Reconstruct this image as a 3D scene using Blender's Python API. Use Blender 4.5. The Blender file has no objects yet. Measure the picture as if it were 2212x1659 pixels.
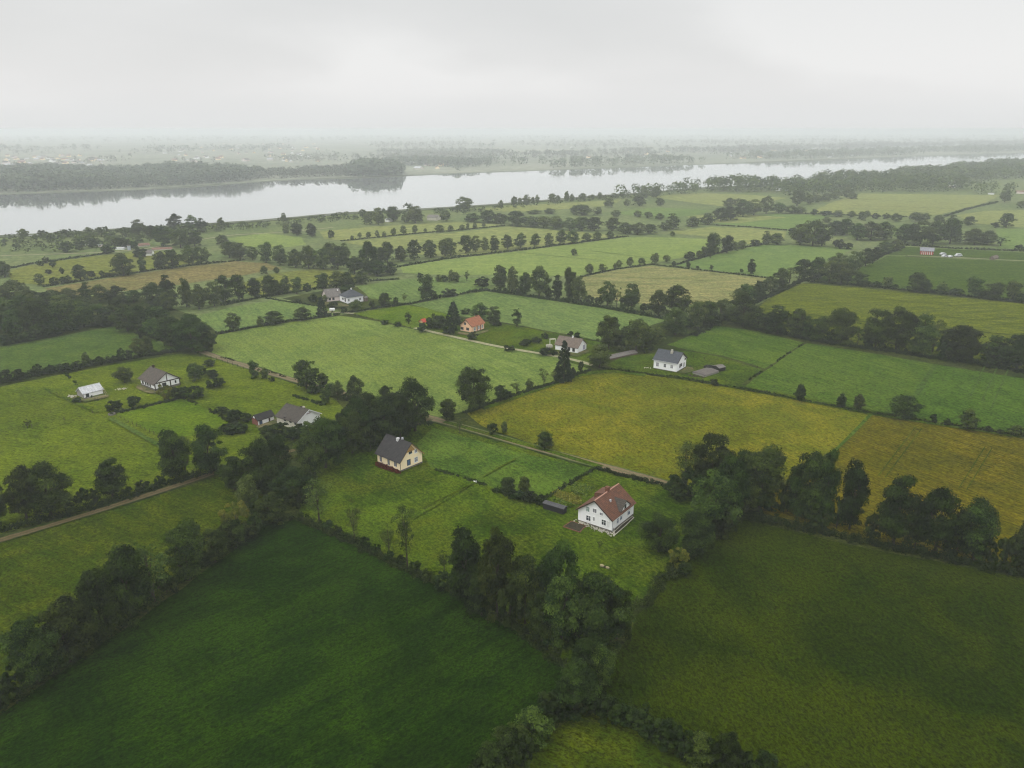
import bpy, bmesh, math, random
import numpy as np
from mathutils import Vector, Matrix
random.seed(7)
RNG = np.random.default_rng(7)
S = bpy.context.scene
COL = S.collection

# ------------------------------------------------------------------ camera model
CAM_H = 80.0
FPX = 1680.0                      # focal length in pixels of a 2212 x 1659 picture
CX, CY = 1106.0, 829.5
PITCH = math.atan((CY - 279.0) / FPX)
CP, SP = math.cos(PITCH), math.sin(PITCH)

def ray(x, y):
    a = (x - CX) / FPX; b = (CY - y) / FPX
    return Vector((a, CP + b * SP, -SP + b * CP))
def ground(x, y, z=0.0):
    d = ray(x, y)
    t = (CAM_H - z) / max(-d.z, 1e-5)
    return Vector((d.x * t, d.y * t, z))
def height_at(P, ytop):
    k = (CY - ytop) / FPX
    q = P.y * (k * CP - SP) / (CP + k * SP)
    return q + CAM_H
def depth_at(P, h=0.0):
    return P.y * CP - (h - CAM_H) * SP

# regions of the photograph the measurements were read in: native origin and native px per unit
TILES = {0: (0, 0, 2304/2212),
 1: (0, 240, 768/2212), 2: (768, 240, 768/2212), 3: (1536, 240, 768/2212),
 4: (0, 500, 600/2212), 5: (500, 500, 600/2212), 6: (1000, 500, 600/2212), 7: (1500, 500, 804/2212),
 8: (0, 780, 600/2074), 9: (500, 800, 600/2212), 10: (1000, 760, 600/2212), 11: (1500, 900, 804/2212),
 12: (0, 1150, 768/2204), 13: (700, 1050, 600/2212), 14: (1100, 1050, 600/2212), 15: (1000, 1300, 768/2212),
 'A': (1210, 1060, 240/2212), 'B': (820, 960, 180/2212), 'C': (550, 890, 190/2212), 'D': (150, 800, 300/2212),
 'E': (1440, 760, 220/2212), 'F': (1200, 730, 240/2212), 'G': (920, 690, 220/2212), 'H': (680, 630, 180/2212),
 'I': (2040, 540, 264/2212), 'J': (160, 520, 280/2212), 'K': (1320, 1240, 100/2212), 'L': (2060, 370, 244/2212)}
ND = 2212/2304
def px(tile, x, y):
    ox, oy, s = TILES[tile]
    return ((ox + x * s) * ND, (oy + y * s) * ND)
def gp(tile, x, y, z=0.0):
    return ground(*px(tile, x, y), z)

# ------------------------------------------------------------------ objects
def link(name, me, parent=None, loc=None):
    o = bpy.data.objects.new(name, me); COL.objects.link(o)
    if parent is not None: o.parent = parent
    if loc is not None: o.location = loc
    return o
def tag(o, label, cat, group=None, kind=None):
    o['label'] = label; o['category'] = cat
    if group: o['group'] = group
    if kind: o['kind'] = kind
    n = len(label.split())
    if not 4 <= n <= 16: print('LABEL LENGTH', n, label)
    return o
def thing(name, label, cat, loc=(0, 0, 0), rz=0.0, group=None):
    o = bpy.data.objects.new(name, None); COL.objects.link(o)
    o.location = loc; o.rotation_euler = (0, 0, rz); o.empty_display_size = 0.5
    return tag(o, label, cat, group)

def np_mesh(name, V, F4, mats, mi=None, attr=None, uv=None):
    """quad mesh from numpy arrays"""
    me = bpy.data.meshes.new(name)
    n = len(F4); k = F4.shape[1]
    me.vertices.add(len(V)); me.vertices.foreach_set('co', np.ascontiguousarray(V, dtype=np.float32).ravel())
    me.loops.add(n * k); me.loops.foreach_set('vertex_index', np.ascontiguousarray(F4, dtype=np.int32).ravel())
    me.polygons.add(n); me.polygons.foreach_set('loop_start', np.arange(0, n * k, k, dtype=np.int32))
    for m in mats: me.materials.append(m)
    if mi is not None: me.polygons.foreach_set('material_index', np.ascontiguousarray(mi, dtype=np.int32))
    if attr is not None:
        a = me.attributes.new('tint', 'FLOAT', 'FACE'); a.data.foreach_set('value', np.ascontiguousarray(attr, dtype=np.float32))
    me.update(calc_edges=True); me.validate()
    return me

class MB:
    """collects boxes, prisms, tubes; build() makes ONE mesh object"""
    def __init__(s): s.v = []; s.f = []; s.uv = []
    def quad(s, p, uv=None):
        i = len(s.v); s.v += [tuple(q) for q in p]; s.f.append(tuple(range(i, i + len(p))))
        s.uv.append(uv or [(q[0], q[1]) for q in p]); return s
    def box(s, c, d, M=None):
        x, y, z = [q / 2 for q in d]; c = Vector(c)
        P = [Vector((sx * x, sy * y, sz * z)) + c for sz in (-1, 1) for sy in (-1, 1) for sx in (-1, 1)]
        if M is not None: P = [M @ p for p in P]
        for f in ((0, 2, 3, 1), (4, 5, 7, 6), (0, 1, 5, 4), (2, 6, 7, 3), (0, 4, 6, 2), (1, 3, 7, 5)):
            s.quad([P[k] for k in f], [(0, 0), (d[0], 0), (d[0], d[2]), (0, d[2])])
        return s
    def slab(s, P, n, t, uv):
        """thick quad: P four points (top), extruded by -n*t"""
        n = Vector(n); Q = [Vector(p) - n * t for p in P]
        P = [Vector(p) for p in P]
        s.quad(P, uv); s.quad(Q[::-1], uv[::-1])
        k = len(P)
        for i in range(k):
            j = (i + 1) % k
            s.quad([P[i], Q[i], Q[j], P[j]], [(0, 0), (0, .1), (1, .1), (1, 0)])
        return s
    def tube(s, pts, rad, n=6, cap=True):
        pts = [Vector(p) for p in pts]; rings = []
        for i, p in enumerate(pts):
            a = pts[max(i - 1, 0)]; b = pts[min(i + 1, len(pts) - 1)]
            d = (b - a).normalized(); u = d.orthogonal().normalized(); w = d.cross(u)
            rings.append([p + (u * math.cos(2 * math.pi * k / n) + w * math.sin(2 * math.pi * k / n)) * rad[i] for k in range(n)])
        for i in range(len(pts) - 1):
            for k in range(n):
                j = (k + 1) % n
                s.quad([rings[i][k], rings[i][j], rings[i + 1][j], rings[i + 1][k]])
        if cap: s.quad(rings[-1]); s.quad(rings[0][::-1])
        return s
    def mesh(s, name, mat):
        me = bpy.data.meshes.new(name); me.from_pydata(s.v, [], s.f)
        L = me.uv_layers.new(name='UVMap'); i = 0
        for u in s.uv:
            for q in u: L.data[i].uv = q; i += 1
        for m in (mat if isinstance(mat, (list, tuple)) else [mat]): me.materials.append(m)
        me.update(); return me
    def build(s, name, mat, parent=None, loc=None):
        return link(name, s.mesh(name, mat), parent, loc)

# ------------------------------------------------------------------ materials
def nt(name):
    m = bpy.data.materials.new(name); m.use_nodes = True
    t = m.node_tree; t.nodes.clear()
    return m, t
def N(t, typ, **kw):
    n = t.nodes.new(typ)
    for k, v in kw.items():
        if k in n.inputs.keys(): n.inputs[k].default_value = v
        else: setattr(n, k, v)
    return n
def ramp(t, stops, fac):
    r = t.nodes.new('ShaderNodeValToRGB'); e = r.color_ramp.elements
    while len(e) < len(stops): e.new(0.5)
    for i, (p, c) in enumerate(stops):
        e[i].position = p; e[i].color = (*c, 1) if len(c) == 3 else c
    t.links.new(fac, r.inputs[0]); return r
def mixc(t, a, b, f, typ='MIX'):
    m = t.nodes.new('ShaderNodeMix'); m.data_type = 'RGBA'; m.blend_type = typ
    for s, v in ((6, a), (7, b), (0, f)):
        if hasattr(v, 'is_linked') or isinstance(v, bpy.types.NodeSocket): t.links.new(v, m.inputs[s])
        else: m.inputs[s].default_value = (*v, 1) if isinstance(v, tuple) and len(v) == 3 else v
    return m.outputs[2]
def mth(t, op, a, b=0.0, c=None):
    m = t.nodes.new('ShaderNodeMath'); m.operation = op
    for i, v in enumerate((a, b) if c is None else (a, b, c)):
        if isinstance(v, bpy.types.NodeSocket): t.links.new(v, m.inputs[i])
        else: m.inputs[i].default_value = v
    return m.outputs[0]
def finish(t, col, rough=0.9, bump=None, bstr=0.5, bdist=0.2, spec=0.2, **kw):
    p = N(t, 'ShaderNodeBsdfPrincipled'); o = N(t, 'ShaderNodeOutputMaterial')
    if isinstance(col, bpy.types.NodeSocket): t.links.new(col, p.inputs['Base Color'])
    else: p.inputs['Base Color'].default_value = (*col, 1)
    p.inputs['Roughness'].default_value = rough
    p.inputs['Specular IOR Level'].default_value = spec
    for k, v in kw.items(): p.inputs[k].default_value = v
    if bump is not None:
        b = N(t, 'ShaderNodeBump'); b.inputs['Strength'].default_value = bstr; b.inputs['Distance'].default_value = bdist
        t.links.new(bump, b.inputs['Height']); t.links.new(b.outputs[0], p.inputs['Normal'])
    t.links.new(p.outputs[0], o.inputs[0]); return p
def plain(name, col, rough=0.8, var=0.15, scale=3.0, spec=0.2, bump=0.0):
    m, t = nt(name); tc = N(t, 'ShaderNodeTexCoord')
    n = N(t, 'ShaderNodeTexNoise', Scale=scale, Detail=5.0, Roughness=0.6); t.links.new(tc.outputs['Object'], n.inputs['Vector'])
    r = ramp(t, [(0.3, tuple(c * (1 - var) for c in col)), (0.7, tuple(min(c * (1 + var), 1) for c in col))], n.outputs[0])
    finish(t, r.outputs[0], rough, n.outputs[0] if bump else None, bump, 0.05, spec)
    return m

def field_mat(name, c1, c2, c3=None, ang=0.0, streak=0.35, fine=1.1, patch=0.02, c3amt=0.5, rows=0.0, rowscale=1.5, bump=0.6, contrast=1.0, grain=1.0):
    """grass or crop: tussocks, patches, mowing streaks; world-space coordinates"""
    m, t = nt(name); tc = N(t, 'ShaderNodeTexCoord'); v = tc.outputs['Object']
    mp = N(t, 'ShaderNodeMapping'); mp.inputs['Rotation'].default_value = (0, 0, ang); t.links.new(v, mp.inputs['Vector'])
    # wobble so streaks are not ruler straight
    nf = N(t, 'ShaderNodeTexNoise', Scale=fine, Detail=7.0, Roughness=0.72); 
    sc = N(t, 'ShaderNodeMapping'); sc.inputs['Scale'].default_value = (0.78, 1.1, 1.0); t.links.new(mp.outputs[0], sc.inputs['Vector']); t.links.new(sc.outputs[0], nf.inputs['Vector'])
    nm = N(t, 'ShaderNodeTexNoise', Scale=0.13, Detail=5.0, Roughness=0.65, Distortion=0.6); t.links.new(v, nm.inputs['Vector'])
    npch = N(t, 'ShaderNodeTexNoise', Scale=patch, Detail=3.0, Roughness=0.55, Distortion=0.8); t.links.new(v, npch.inputs['Vector'])
    sm = N(t, 'ShaderNodeMapping'); sm.inputs['Scale'].default_value = (0.035, 0.55, 1.0); t.links.new(mp.outputs[0], sm.inputs['Vector'])
    ns = N(t, 'ShaderNodeTexNoise', Scale=1.0, Detail=4.0, Roughness=0.6, Distortion=0.3); t.links.new(sm.outputs[0], ns.inputs['Vector'])
    a = mth(t, 'ADD', mth(t, 'MULTIPLY', nm.outputs[0], 0.40), mth(t, 'MULTIPLY', ns.outputs[0], streak * 0.8))
    a = mth(t, 'ADD', a, mth(t, 'MULTIPLY', npch.outputs[0], 0.60 - streak * 0.8))
    if rows:
        wv = N(t, 'ShaderNodeTexWave', Scale=rowscale, Distortion=1.2, Detail=2.0); wv.bands_direction = 'Y'; wv.inputs['Detail Scale'].default_value = 0.6
        t.links.new(mp.outputs[0], wv.inputs['Vector']); a = mth(t, 'ADD', a, mth(t, 'MULTIPLY', mth(t, 'SUBTRACT', wv.outputs[1], 0.5), rows))
    h = 0.13 / contrast
    r = ramp(t, [(0.5 - h, tuple(c * 0.72 for c in c1)), (0.5 - h * .3, c1), (0.5 + h * .35, c2), (0.5 + h, tuple(c * 1.2 for c in c2))], a)
    col = r.outputs[0]
    if c3:
        p3 = N(t, 'ShaderNodeTexNoise', Scale=patch * 1.7, Detail=6.0, Roughness=0.7, Distortion=0.5); t.links.new(v, p3.inputs['Vector'])
        q = mth(t, 'ADD', mth(t, 'MULTIPLY', p3.outputs[0], 0.6), mth(t, 'MULTIPLY', nf.outputs[0], 0.4))
        f = ramp(t, [(0.47, (0, 0, 0)), (0.60, (1, 1, 1))], q)
        col = mixc(t, col, c3, mth(t, 'MULTIPLY', f.outputs[0], c3amt))
    # tussocks: blades and seed heads are lighter, the gaps between them darker
    nt2 = N(t, 'ShaderNodeTexNoise', Scale=fine * 2.3, Detail=3.0, Roughness=0.6); t.links.new(sc.outputs[0], nt2.inputs['Vector'])
    fi = mth(t, 'ADD', mth(t, 'MULTIPLY', nf.outputs[0], 0.65), mth(t, 'MULTIPLY', nt2.outputs[0], 0.35))
    k = 0.72 * grain
    g = ramp(t, [(0.34, (1 - k,) * 3), (0.44, (1 - k * .45,) * 3), (0.54, (1 + k * .35,) * 3), (0.66, (1 + k * 1.2,) * 3)], fi)
    col = mixc(t, col, g.outputs[0], 1.0, 'MULTIPLY')
    bh = mth(t, 'ADD', fi, mth(t, 'MULTIPLY', nm.outputs[0], 0.8))
    finish(t, col, 1.0, bh, bump, 0.5, 0.0)
    return m

def leaf_mat(name, c_dark, c_light, rand=0.35, hue=0.03):
    m, t = nt(name)
    at = N(t, 'ShaderNodeAttribute'); at.attribute_name = 'tint'
    oi = N(t, 'ShaderNodeObjectInfo')
    r = ramp(t, [(0.0, c_dark), (0.55, tuple((a + b) / 2 for a, b in zip(c_dark, c_light))), (1.0, c_light)], at.outputs['Fac'])
    hs = N(t, 'ShaderNodeHueSaturation'); t.links.new(r.outputs[0], hs.inputs['Color'])
    t.links.new(mth(t, 'ADD', mth(t, 'MULTIPLY', oi.outputs['Random'], hue * 1.3), 0.5 - hue), hs.inputs['Hue'])
    rv = mth(t, 'FRACT', mth(t, 'MULTIPLY', oi.outputs['Random'], 7.31))
    t.links.new(mth(t, 'ADD', mth(t, 'MULTIPLY', rv, rand * 2), 1 - rand), hs.inputs['Value'])
    p = N(t, 'ShaderNodeBsdfPrincipled'); p.inputs['Roughness'].default_value = 0.8; p.inputs['Specular IOR Level'].default_value = 0.06
    t.links.new(hs.outputs[0], p.inputs['Base Color'])
    tr = N(t, 'ShaderNodeBsdfTranslucent'); t.links.new(hs.outputs[0], tr.inputs['Color'])
    mx = N(t, 'ShaderNodeMixShader'); mx.inputs[0].default_value = 0.22
    t.links.new(p.outputs[0], mx.inputs[1]); t.links.new(tr.outputs[0], mx.inputs[2])
    o = N(t, 'ShaderNodeOutputMaterial'); t.links.new(mx.outputs[0], o.inputs[0])
    return m

def roof_mat(name, c1, c2, tile=(0.3, 0.35), fleck=None, bump=0.5):
    m, t = nt(name); tc = N(t, 'ShaderNodeTexCoord')
    b = N(t, 'ShaderNodeTexBrick'); t.links.new(tc.outputs['UV'], b.inputs['Vector'])
    b.inputs['Scale'].default_value = 1.0; b.inputs['Brick Width'].default_value = tile[0]; b.inputs['Row Height'].default_value = tile[1]
    b.inputs['Mortar Size'].default_value = 0.03; b.inputs['Mortar Smooth'].default_value = 0.4; b.inputs['Bias'].default_value = 0.0
    b.inputs['Color1'].default_value = (*c1, 1); b.inputs['Color2'].default_value = (*c2, 1); b.inputs['Mortar'].default_value = (*[c * 0.35 for c in c1], 1)
    n = N(t, 'ShaderNodeTexNoise', Scale=0.7, Detail=6.0, Roughness=0.7); t.links.new(tc.outputs['UV'], n.inputs['Vector'])
    n2 = N(t, 'ShaderNodeTexNoise', Scale=5.0, Detail=4.0, Roughness=0.7); t.links.new(tc.outputs['UV'], n2.inputs['Vector'])
    g = ramp(t, [(0.3, (0.6, 0.6, 0.62)), (0.7, (1.25, 1.2, 1.15))], n.outputs[0])
    col = mixc(t, b.outputs[0], g.outputs[0], 0.8, 'MULTIPLY')
    if fleck:
        f = ramp(t, [(0.64, (0, 0, 0)), (0.72, (1, 1, 1))], n2.outputs[0])
        col = mixc(t, col, fleck, mth(t, 'MULTIPLY', f.outputs[0], 0.7))
    finish(t, col, 0.75, b.outputs[1], -bump, 0.03, 0.25)
    return m

def wall_mat(name, col, dirt=(0.35, 0.33, 0.28), amt=0.35):
    m, t = nt(name); tc = N(t, 'ShaderNodeTexCoord')
    n = N(t, 'ShaderNodeTexNoise', Scale=1.3, Detail=6.0, Roughness=0.7); t.links.new(tc.outputs['Object'], n.inputs['Vector'])
    mp = N(t, 'ShaderNodeMapping'); mp.inputs['Scale'].default_value = (3, 3, 0.25); t.links.new(tc.outputs['Object'], mp.inputs['Vector'])
    n2 = N(t, 'ShaderNodeTexNoise', Scale=1.0, Detail=5.0, Roughness=0.6); t.links.new(mp.outputs[0], n2.inputs['Vector'])
    f = ramp(t, [(0.45, (0, 0, 0)), (0.8, (1, 1, 1))], mth(t, 'ADD', mth(t, 'MULTIPLY', n.outputs[0], 0.5), mth(t, 'MULTIPLY', n2.outputs[0], 0.5)))
    finish(t, mixc(t, col, dirt, mth(t, 'MULTIPLY', f.outputs[0], amt)), 0.85, n.outputs[0], 0.15, 0.02, 0.2)
    return m
# ------------------------------------------------------------------ vegetation measured from the photograph
# (tile, anchor phrase, anchor pixel in the full picture, place phrase, [(x, y base, y top, width, kind), ...])
WH, CH, GH, OH, BC, RB = (1310, 1140), (862, 1010), (1448, 795), (1020, 715), (1235, 755), (2003, 550)
ROWS = [
 (12, 'the dirt lane junction', (520, 1000), 'in the hedgerow by the dark green field',
  [(30,1262,1090,150,'b'),(110,1200,1000,140,'b'),(240,1110,680,290,'r'),(340,1050,820,200,'b'),(450,970,560,310,'r'),(680,815,370,250,'r'),(850,700,195,290,'r'),(1000,600,170,290,'s'),
   (1080,540,400,130,'b'),(1215,445,60,220,'o'),(1390,328,110,180,'r'),(1525,238,50,150,'r'),(1610,180,80,110,'b'),(1655,150,15,110,'b'),(560,900,700,180,'b')]),
 (8, 'the cream house', CH, 'along the narrow dirt lane',
  [(-10,1390,990,190,'r'),(210,1335,920,240,'r'),(395,1310,868,330,'r'),(650,1235,1100,110,'b'),(740,1210,1095,100,'b'),(880,1170,870,210,'o'),(1115,1118,1038,100,'b'),
   (1245,1078,1008,80,'b'),(1375,1035,630,210,'o'),(1450,1010,650,150,'s'),(1640,985,602,265,'r'),(540,1265,1160,90,'b'),(1000,1140,1090,70,'b')]),
 (9, 'the cream house', CH, 'in the dark thicket beside it',
  [(110,1115,820,230,'r'),(330,1135,690,300,'r'),(480,1010,655,220,'r'),(590,1205,900,310,'r'),(730,1000,640,220,'r'),(860,930,508,270,'r'),(960,850,520,150,'o'),
   (420,1385,1150,260,'r'),(300,1330,1180,150,'b'),(640,1265,1080,170,'b'),(130,1455,1212,230,'y'),(80,1575,1365,190,'r'),(230,1500,1380,150,'b'),(220,1250,1000,200,'r'),(700,1130,960,180,'b')]),
 (9, 'the low white cottage', (640, 900), 'in the garden in front of it',
  [(490,705,555,210,'b'),(380,690,580,160,'b'),(600,700,600,130,'b'),(60,645,560,140,'b'),(150,640,560,120,'b'),(90,545,450,130,'b'),(200,525,470,90,'b'),(-20,480,430,90,'b'),(720,690,540,120,'r'),(650,640,560,90,'b')]),
 (9, 'the cream house', CH, 'in the tall dark grove behind it',
  [(1150,765,330,290,'r'),(1340,725,318,330,'r'),(1600,625,173,320,'r'),(1480,690,300,230,'r'),(1370,450,238,130,'r'),(1080,810,450,180,'o'),(1240,660,300,230,'r'),(1230,790,560,200,'b'),(1520,650,480,160,'b'),(1040,700,430,140,'b')]),
 (9, 'the low white cottage', (640, 900), 'by the big pale meadow lane',
  [(270,190,38,82,'o'),(355,195,95,62,'o'),(410,215,175,50,'b'),(700,275,22,205,'r'),(830,258,143,98,'r'),(780,312,235,130,'b'),(860,402,262,78,'o'),(960,366,204,98,'r'),(1105,366,163,135,'r'),(905,340,224,112,'r'),(1030,370,310,75,'b')]),
 (10, 'the dirt track', (960, 910), 'at the golden field edge',
  [(30,688,508,125,'o'),(125,788,655,62,'s'),(240,598,228,255,'r'),(470,526,383,112,'r'),(600,476,344,92,'s'),(705,436,334,62,'o'),(825,402,248,85,'s'),(910,352,268,75,'s'),(540,500,440,70,'b')]),
 (10, 'the brown-roofed cottage', BC, 'before its garden',
  [(990,358,18,155,'c'),(1285,248,48,195,'r'),(1060,330,240,80,'b'),(1130,290,190,50,'b')]),
 (10, 'the golden field corner', (960, 910), 'on the dirt track verge',
  [(400,806,700,82,'b'),(497,791,690,52,'o'),(830,918,768,135,'r')]),
 (14, 'the black log store', (1195, 1100), 'on the low hedge beyond it',
  [(160,222,78,105,'o'),(295,218,78,98,'o'),(250,272,200,115,'b'),(340,294,200,125,'b'),(430,305,228,115,'b'),(200,250,190,90,'b')]),
 (13, 'the dark thicket', (640, 1090), 'on the diagonal meadow hedge',
  [(70,468,115,230,'s'),(360,622,265,140,'s'),(650,732,448,150,'s'),(800,838,318,190,'s'),(1105,872,678,120,'s'),(140,522,445,95,'b'),(215,572,495,85,'b'),(300,612,550,75,'b'),(450,682,580,95,'b'),(540,724,640,85,'b'),
   (650,778,700,85,'b'),(750,818,730,85,'b'),(860,882,785,115,'b'),(960,935,850,95,'b'),(1090,1005,865,150,'b')]),
 (14, 'the white red-roofed house', WH, 'in the large dark grove below it',
  [(-180,1150,478,270,'o'),(65,1262,490,310,'r'),(-60,1230,800,250,'r'),(300,1302,698,290,'r'),(570,1262,600,340,'r'),(600,1472,888,350,'r'),(900,1482,878,440,'r'),(440,1455,1000,270,'r'),(1060,1425,980,230,'r'),(180,1325,930,210,'b'),(720,1400,900,260,'r'),(760,1500,1250,240,'b'),(-170,1120,880,160,'b')]),
 (15, 'the large dark grove', (1200, 1380), 'where the hedges cross below it',
  [(900,705,400,185,'r'),(1010,690,420,190,'r'),(840,862,548,270,'r'),(700,922,738,175,'b'),(640,935,785,165,'b'),(580,1055,858,235,'r'),(430,1165,973,235,'r'),(300,1265,1088,205,'r'),(500,1205,1000,150,'b'),(900,880,760,160,'b'),(210,1300,1170,160,'b')]),
 (15, 'the large dark grove', (1200, 1380), 'on the hedge under the dark olive field',
  [(1050,906,764,195,'b'),(1150,952,830,155,'b'),(1240,986,858,155,'b'),(1330,1032,900,165,'b'),(1440,1092,938,195,'b'),(1560,1155,975,160,'b'),(1650,1212,1008,195,'r'),(1810,1245,995,165,'r'),(1950,1262,1130,130,'b'),(2080,1275,1138,160,'b')]),
 (14, 'the white red-roofed house', WH, 'on the lawn corner beside it',
  [(1410,702,398,295,'r'),(1710,732,362,245,'o'),(1570,842,676,165,'y'),(920,672,608,42,'s'),(1620,900,800,120,'b')]),
 (11, 'the white red-roofed house', WH, 'in the grove ending the dirt track',
  [(110,565,228,170,'s'),(270,565,195,225,'r'),(430,610,345,230,'r'),(575,660,278,235,'o'),(380,725,330,200,'r'),(275,805,433,295,'r'),(480,690,470,185,'r'),(50,605,465,160,'b'),(350,865,690,140,'b'),(450,620,290,160,'o'),(150,600,420,150,'b'),(570,690,560,130,'b')]),
 (11, 'the dirt track grove', (1570, 1060), 'in the dark row below the golden field',
  [(745,695,520,130,'b'),(805,725,325,165,'o'),(890,758,308,150,'o'),(965,772,288,120,'o'),(1130,802,355,150,'o'),(1050,792,610,120,'b'),(930,792,690,130,'b'),(1265,875,700,115,'b'),(1400,895,453,215,'o'),(1535,912,620,130,'r'),
   (1655,948,523,245,'r'),(1790,962,660,110,'r'),(1895,988,606,200,'o'),(2030,1032,850,120,'b'),(2120,1062,840,120,'b'),(2200,1075,750,160,'o'),(640,690,610,90,'b')]),
 (7, 'the grey-roofed house', GH, 'in the dark row behind the wide green field',
  [(470,645,428,175,'r'),(560,665,528,115,'o'),(685,692,508,150,'o'),(795,712,528,115,'o'),(860,722,575,85,'o'),(935,735,578,115,'o'),(1080,752,523,155,'o'),(1180,768,620,105,'s'),(1290,785,528,175,'r'),(1420,795,518,205,'r'),
   (1565,815,558,180,'o'),(1645,805,600,105,'s'),(1700,842,700,115,'b'),(1805,855,626,195,'o'),(1890,855,740,85,'b'),(2010,885,698,195,'o'),(2165,912,676,160,'r'),(2240,915,680,140,'r'),(1240,775,680,95,'b'),(620,690,590,90,'b'),(1010,745,660,80,'b'),(2090,900,780,100,'b')]),
 (7, 'the grey-roofed house', GH, 'on the hedge over the golden field',
  [(820,1108,1003,72,'r'),(1075,1145,1058,62,'o'),(1185,1158,1063,68,'r'),(1465,1208,1068,165,'r'),(1650,1242,1185,52,'b'),(1735,1258,1213,48,'b'),(1860,1283,1148,108,'r'),(1990,1297,1260,48,'b'),(2065,1312,1283,48,'b'),(2160,1322,1253,95,'r'),(295,1012,968,52,'b')]),
 (7, 'the red barn', RB, 'behind the yellow-green field',
  [(1200,388,308,82,'o'),(1300,398,365,52,'b'),(1362,407,333,62,'o'),(1410,412,383,45,'b'),(1548,432,308,118,'r'),(1605,428,350,75,'o'),(1705,442,368,82,'o'),(1790,452,410,85,'b'),(1902,458,333,92,'o'),(2020,478,368,105,'o'),(2142,483,358,84,'o'),(2195,498,440,65,'b'),(1960,470,425,60,'b'),(1250,395,365,50,'b')]),
 (7, 'the red barn', RB, 'in the long hedgerow climbing towards it',
  [(250,612,488,85,'r'),(200,625,498,110,'r'),(330,612,478,95,'s'),(350,565,470,95,'r'),(430,525,418,95,'s'),(480,505,378,115,'r'),(560,485,370,105,'r'),(640,425,328,95,'r'),(700,405,278,95,'r'),(760,375,268,95,'s'),
   (850,355,223,115,'r'),(935,355,213,105,'r'),(1005,364,228,125,'r'),(1080,378,238,115,'r'),(1120,382,258,95,'r'),(1060,295,188,105,'r'),(1160,305,178,95,'r'),(1230,272,153,95,'r'),(1285,242,148,75,'r'),(1350,195,113,85,'r'),(1420,175,103,85,'r'),(590,440,360,80,'b'),(300,640,560,90,'b'),(390,600,540,80,'b')]),
 (6, 'the grey-roofed house', GH, 'in the grove behind its lawn',
  [(1360,1062,763,205,'r'),(1592,1065,798,245,'r'),(1440,1062,900,120,'b'),(1762,1004,868,115,'r'),(1912,932,698,205,'r'),(2095,875,648,150,'r'),(2190,850,650,150,'r'),(2010,880,790,110,'b'),(1690,1060,960,120,'b'),(2110,850,740,120,'b')]),
 (6, 'the orange house', OH, 'in the tall row behind it',
  [(462,572,347,125,'o'),(562,588,362,95,'o'),(665,604,408,95,'o'),(785,615,348,178,'r'),(930,635,428,95,'o'),(1040,655,365,95,'o'),(1112,664,438,135,'r'),(1350,694,488,135,'r'),(1430,702,538,75,'s'),(1548,725,503,148,'r'),(1772,765,555,160,'r'),(1935,760,510,205,'r'),
   (620,595,520,50,'b'),(860,628,540,60,'b'),(1200,672,600,80,'b'),(1280,690,620,70,'b'),(1480,715,620,70,'b'),(1660,745,670,80,'b')]),
 (6, 'the orange house', OH, 'around its yard',
  [(75,855,657,140,'c'),(288,805,663,140,'r'),(410,855,696,118,'r'),(602,868,713,78,'p'),(45,935,838,120,'b'),(235,975,903,85,'b'),(-40,880,770,130,'r'),(-190,910,838,95,'b'),(440,860,810,70,'b'),(180,760,715,90,'b')]),
 (6, 'the brown-roofed cottage', BC, 'around its garden',
  [(520,1070,1018,60,'b'),(560,1072,1022,50,'b'),(690,1024,968,95,'b'),(760,1004,953,85,'b'),(832,968,913,55,'b'),(1045,945,903,50,'b'),(1097,955,908,55,'b'),(845,1100,1040,130,'b'),(910,1105,1060,60,'b'),(640,1020,985,50,'b')]),
 (6, 'the lone meadow tree', (1240, 545), 'along the hedge of the beige hayfield',
  [(1205,424,343,78,'r'),(1310,408,343,75,'r'),(1412,388,335,35,'o'),(1447,378,308,55,'r'),(1541,364,287,64,'r'),(1636,348,293,64,'r'),(1745,344,252,74,'r'),(1842,333,268,64,'r'),(2032,304,243,94,'r'),(2110,292,230,50,'r'),(2155,284,198,55,'o'),(2205,300,90,60,'o'),(1900,364,320,35,'b'),(2022,378,333,38,'b'),(2100,385,360,30,'b')]),
 (6, 'the hay barn farm', (1240, 545), 'standing alone in the light green pasture', [(1075,278,216,57,'r')]),
 (2, 'the river', (1003, 450), 'standing alone and large on the river bank', [(795,674,580,108,'r')]),
 (6, 'the river', (1190, 440), 'in the evenly spaced row',
  [(50,278,128,118,'r'),(178,258,103,112,'r'),(260,248,108,88,'r'),(340,243,118,75,'r'),(420,233,108,88,'o'),(525,224,98,98,'r'),(630,214,86,108,'r'),(750,204,88,88,'r'),(870,194,86,78,'r'),(965,184,58,95,'r'),(1060,178,58,105,'r'),(1180,158,88,85,'r'),(1262,148,73,75,'r'),(1372,138,68,75,'r'),(1890,118,73,42,'r')]),
 (5, 'the twin farmhouses', (740, 640), 'in the belt beyond the brown field',
  [(60,295,148,135,'r'),(150,305,168,135,'r'),(250,315,198,95,'r'),(365,335,158,105,'o'),(480,355,188,135,'r'),(610,375,218,125,'r'),(720,385,188,135,'r'),(840,390,208,155,'r'),(960,390,188,145,'r'),(1030,355,168,95,'o'),(1100,425,278,135,'r'),(1220,435,148,165,'r'),(1285,445,308,155,'r'),(1400,435,328,118,'r'),
   (1370,335,158,115,'r'),(1480,325,193,105,'r'),(1592,314,138,112,'r'),(1728,294,143,125,'r'),(1850,284,128,120,'r'),(350,430,360,65,'r'),(450,425,368,55,'r'),(1320,330,200,120,'r'),(900,330,160,120,'r')]),
 (5, 'the twin farmhouses', (740, 640), 'in the leafy row behind them',
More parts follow.
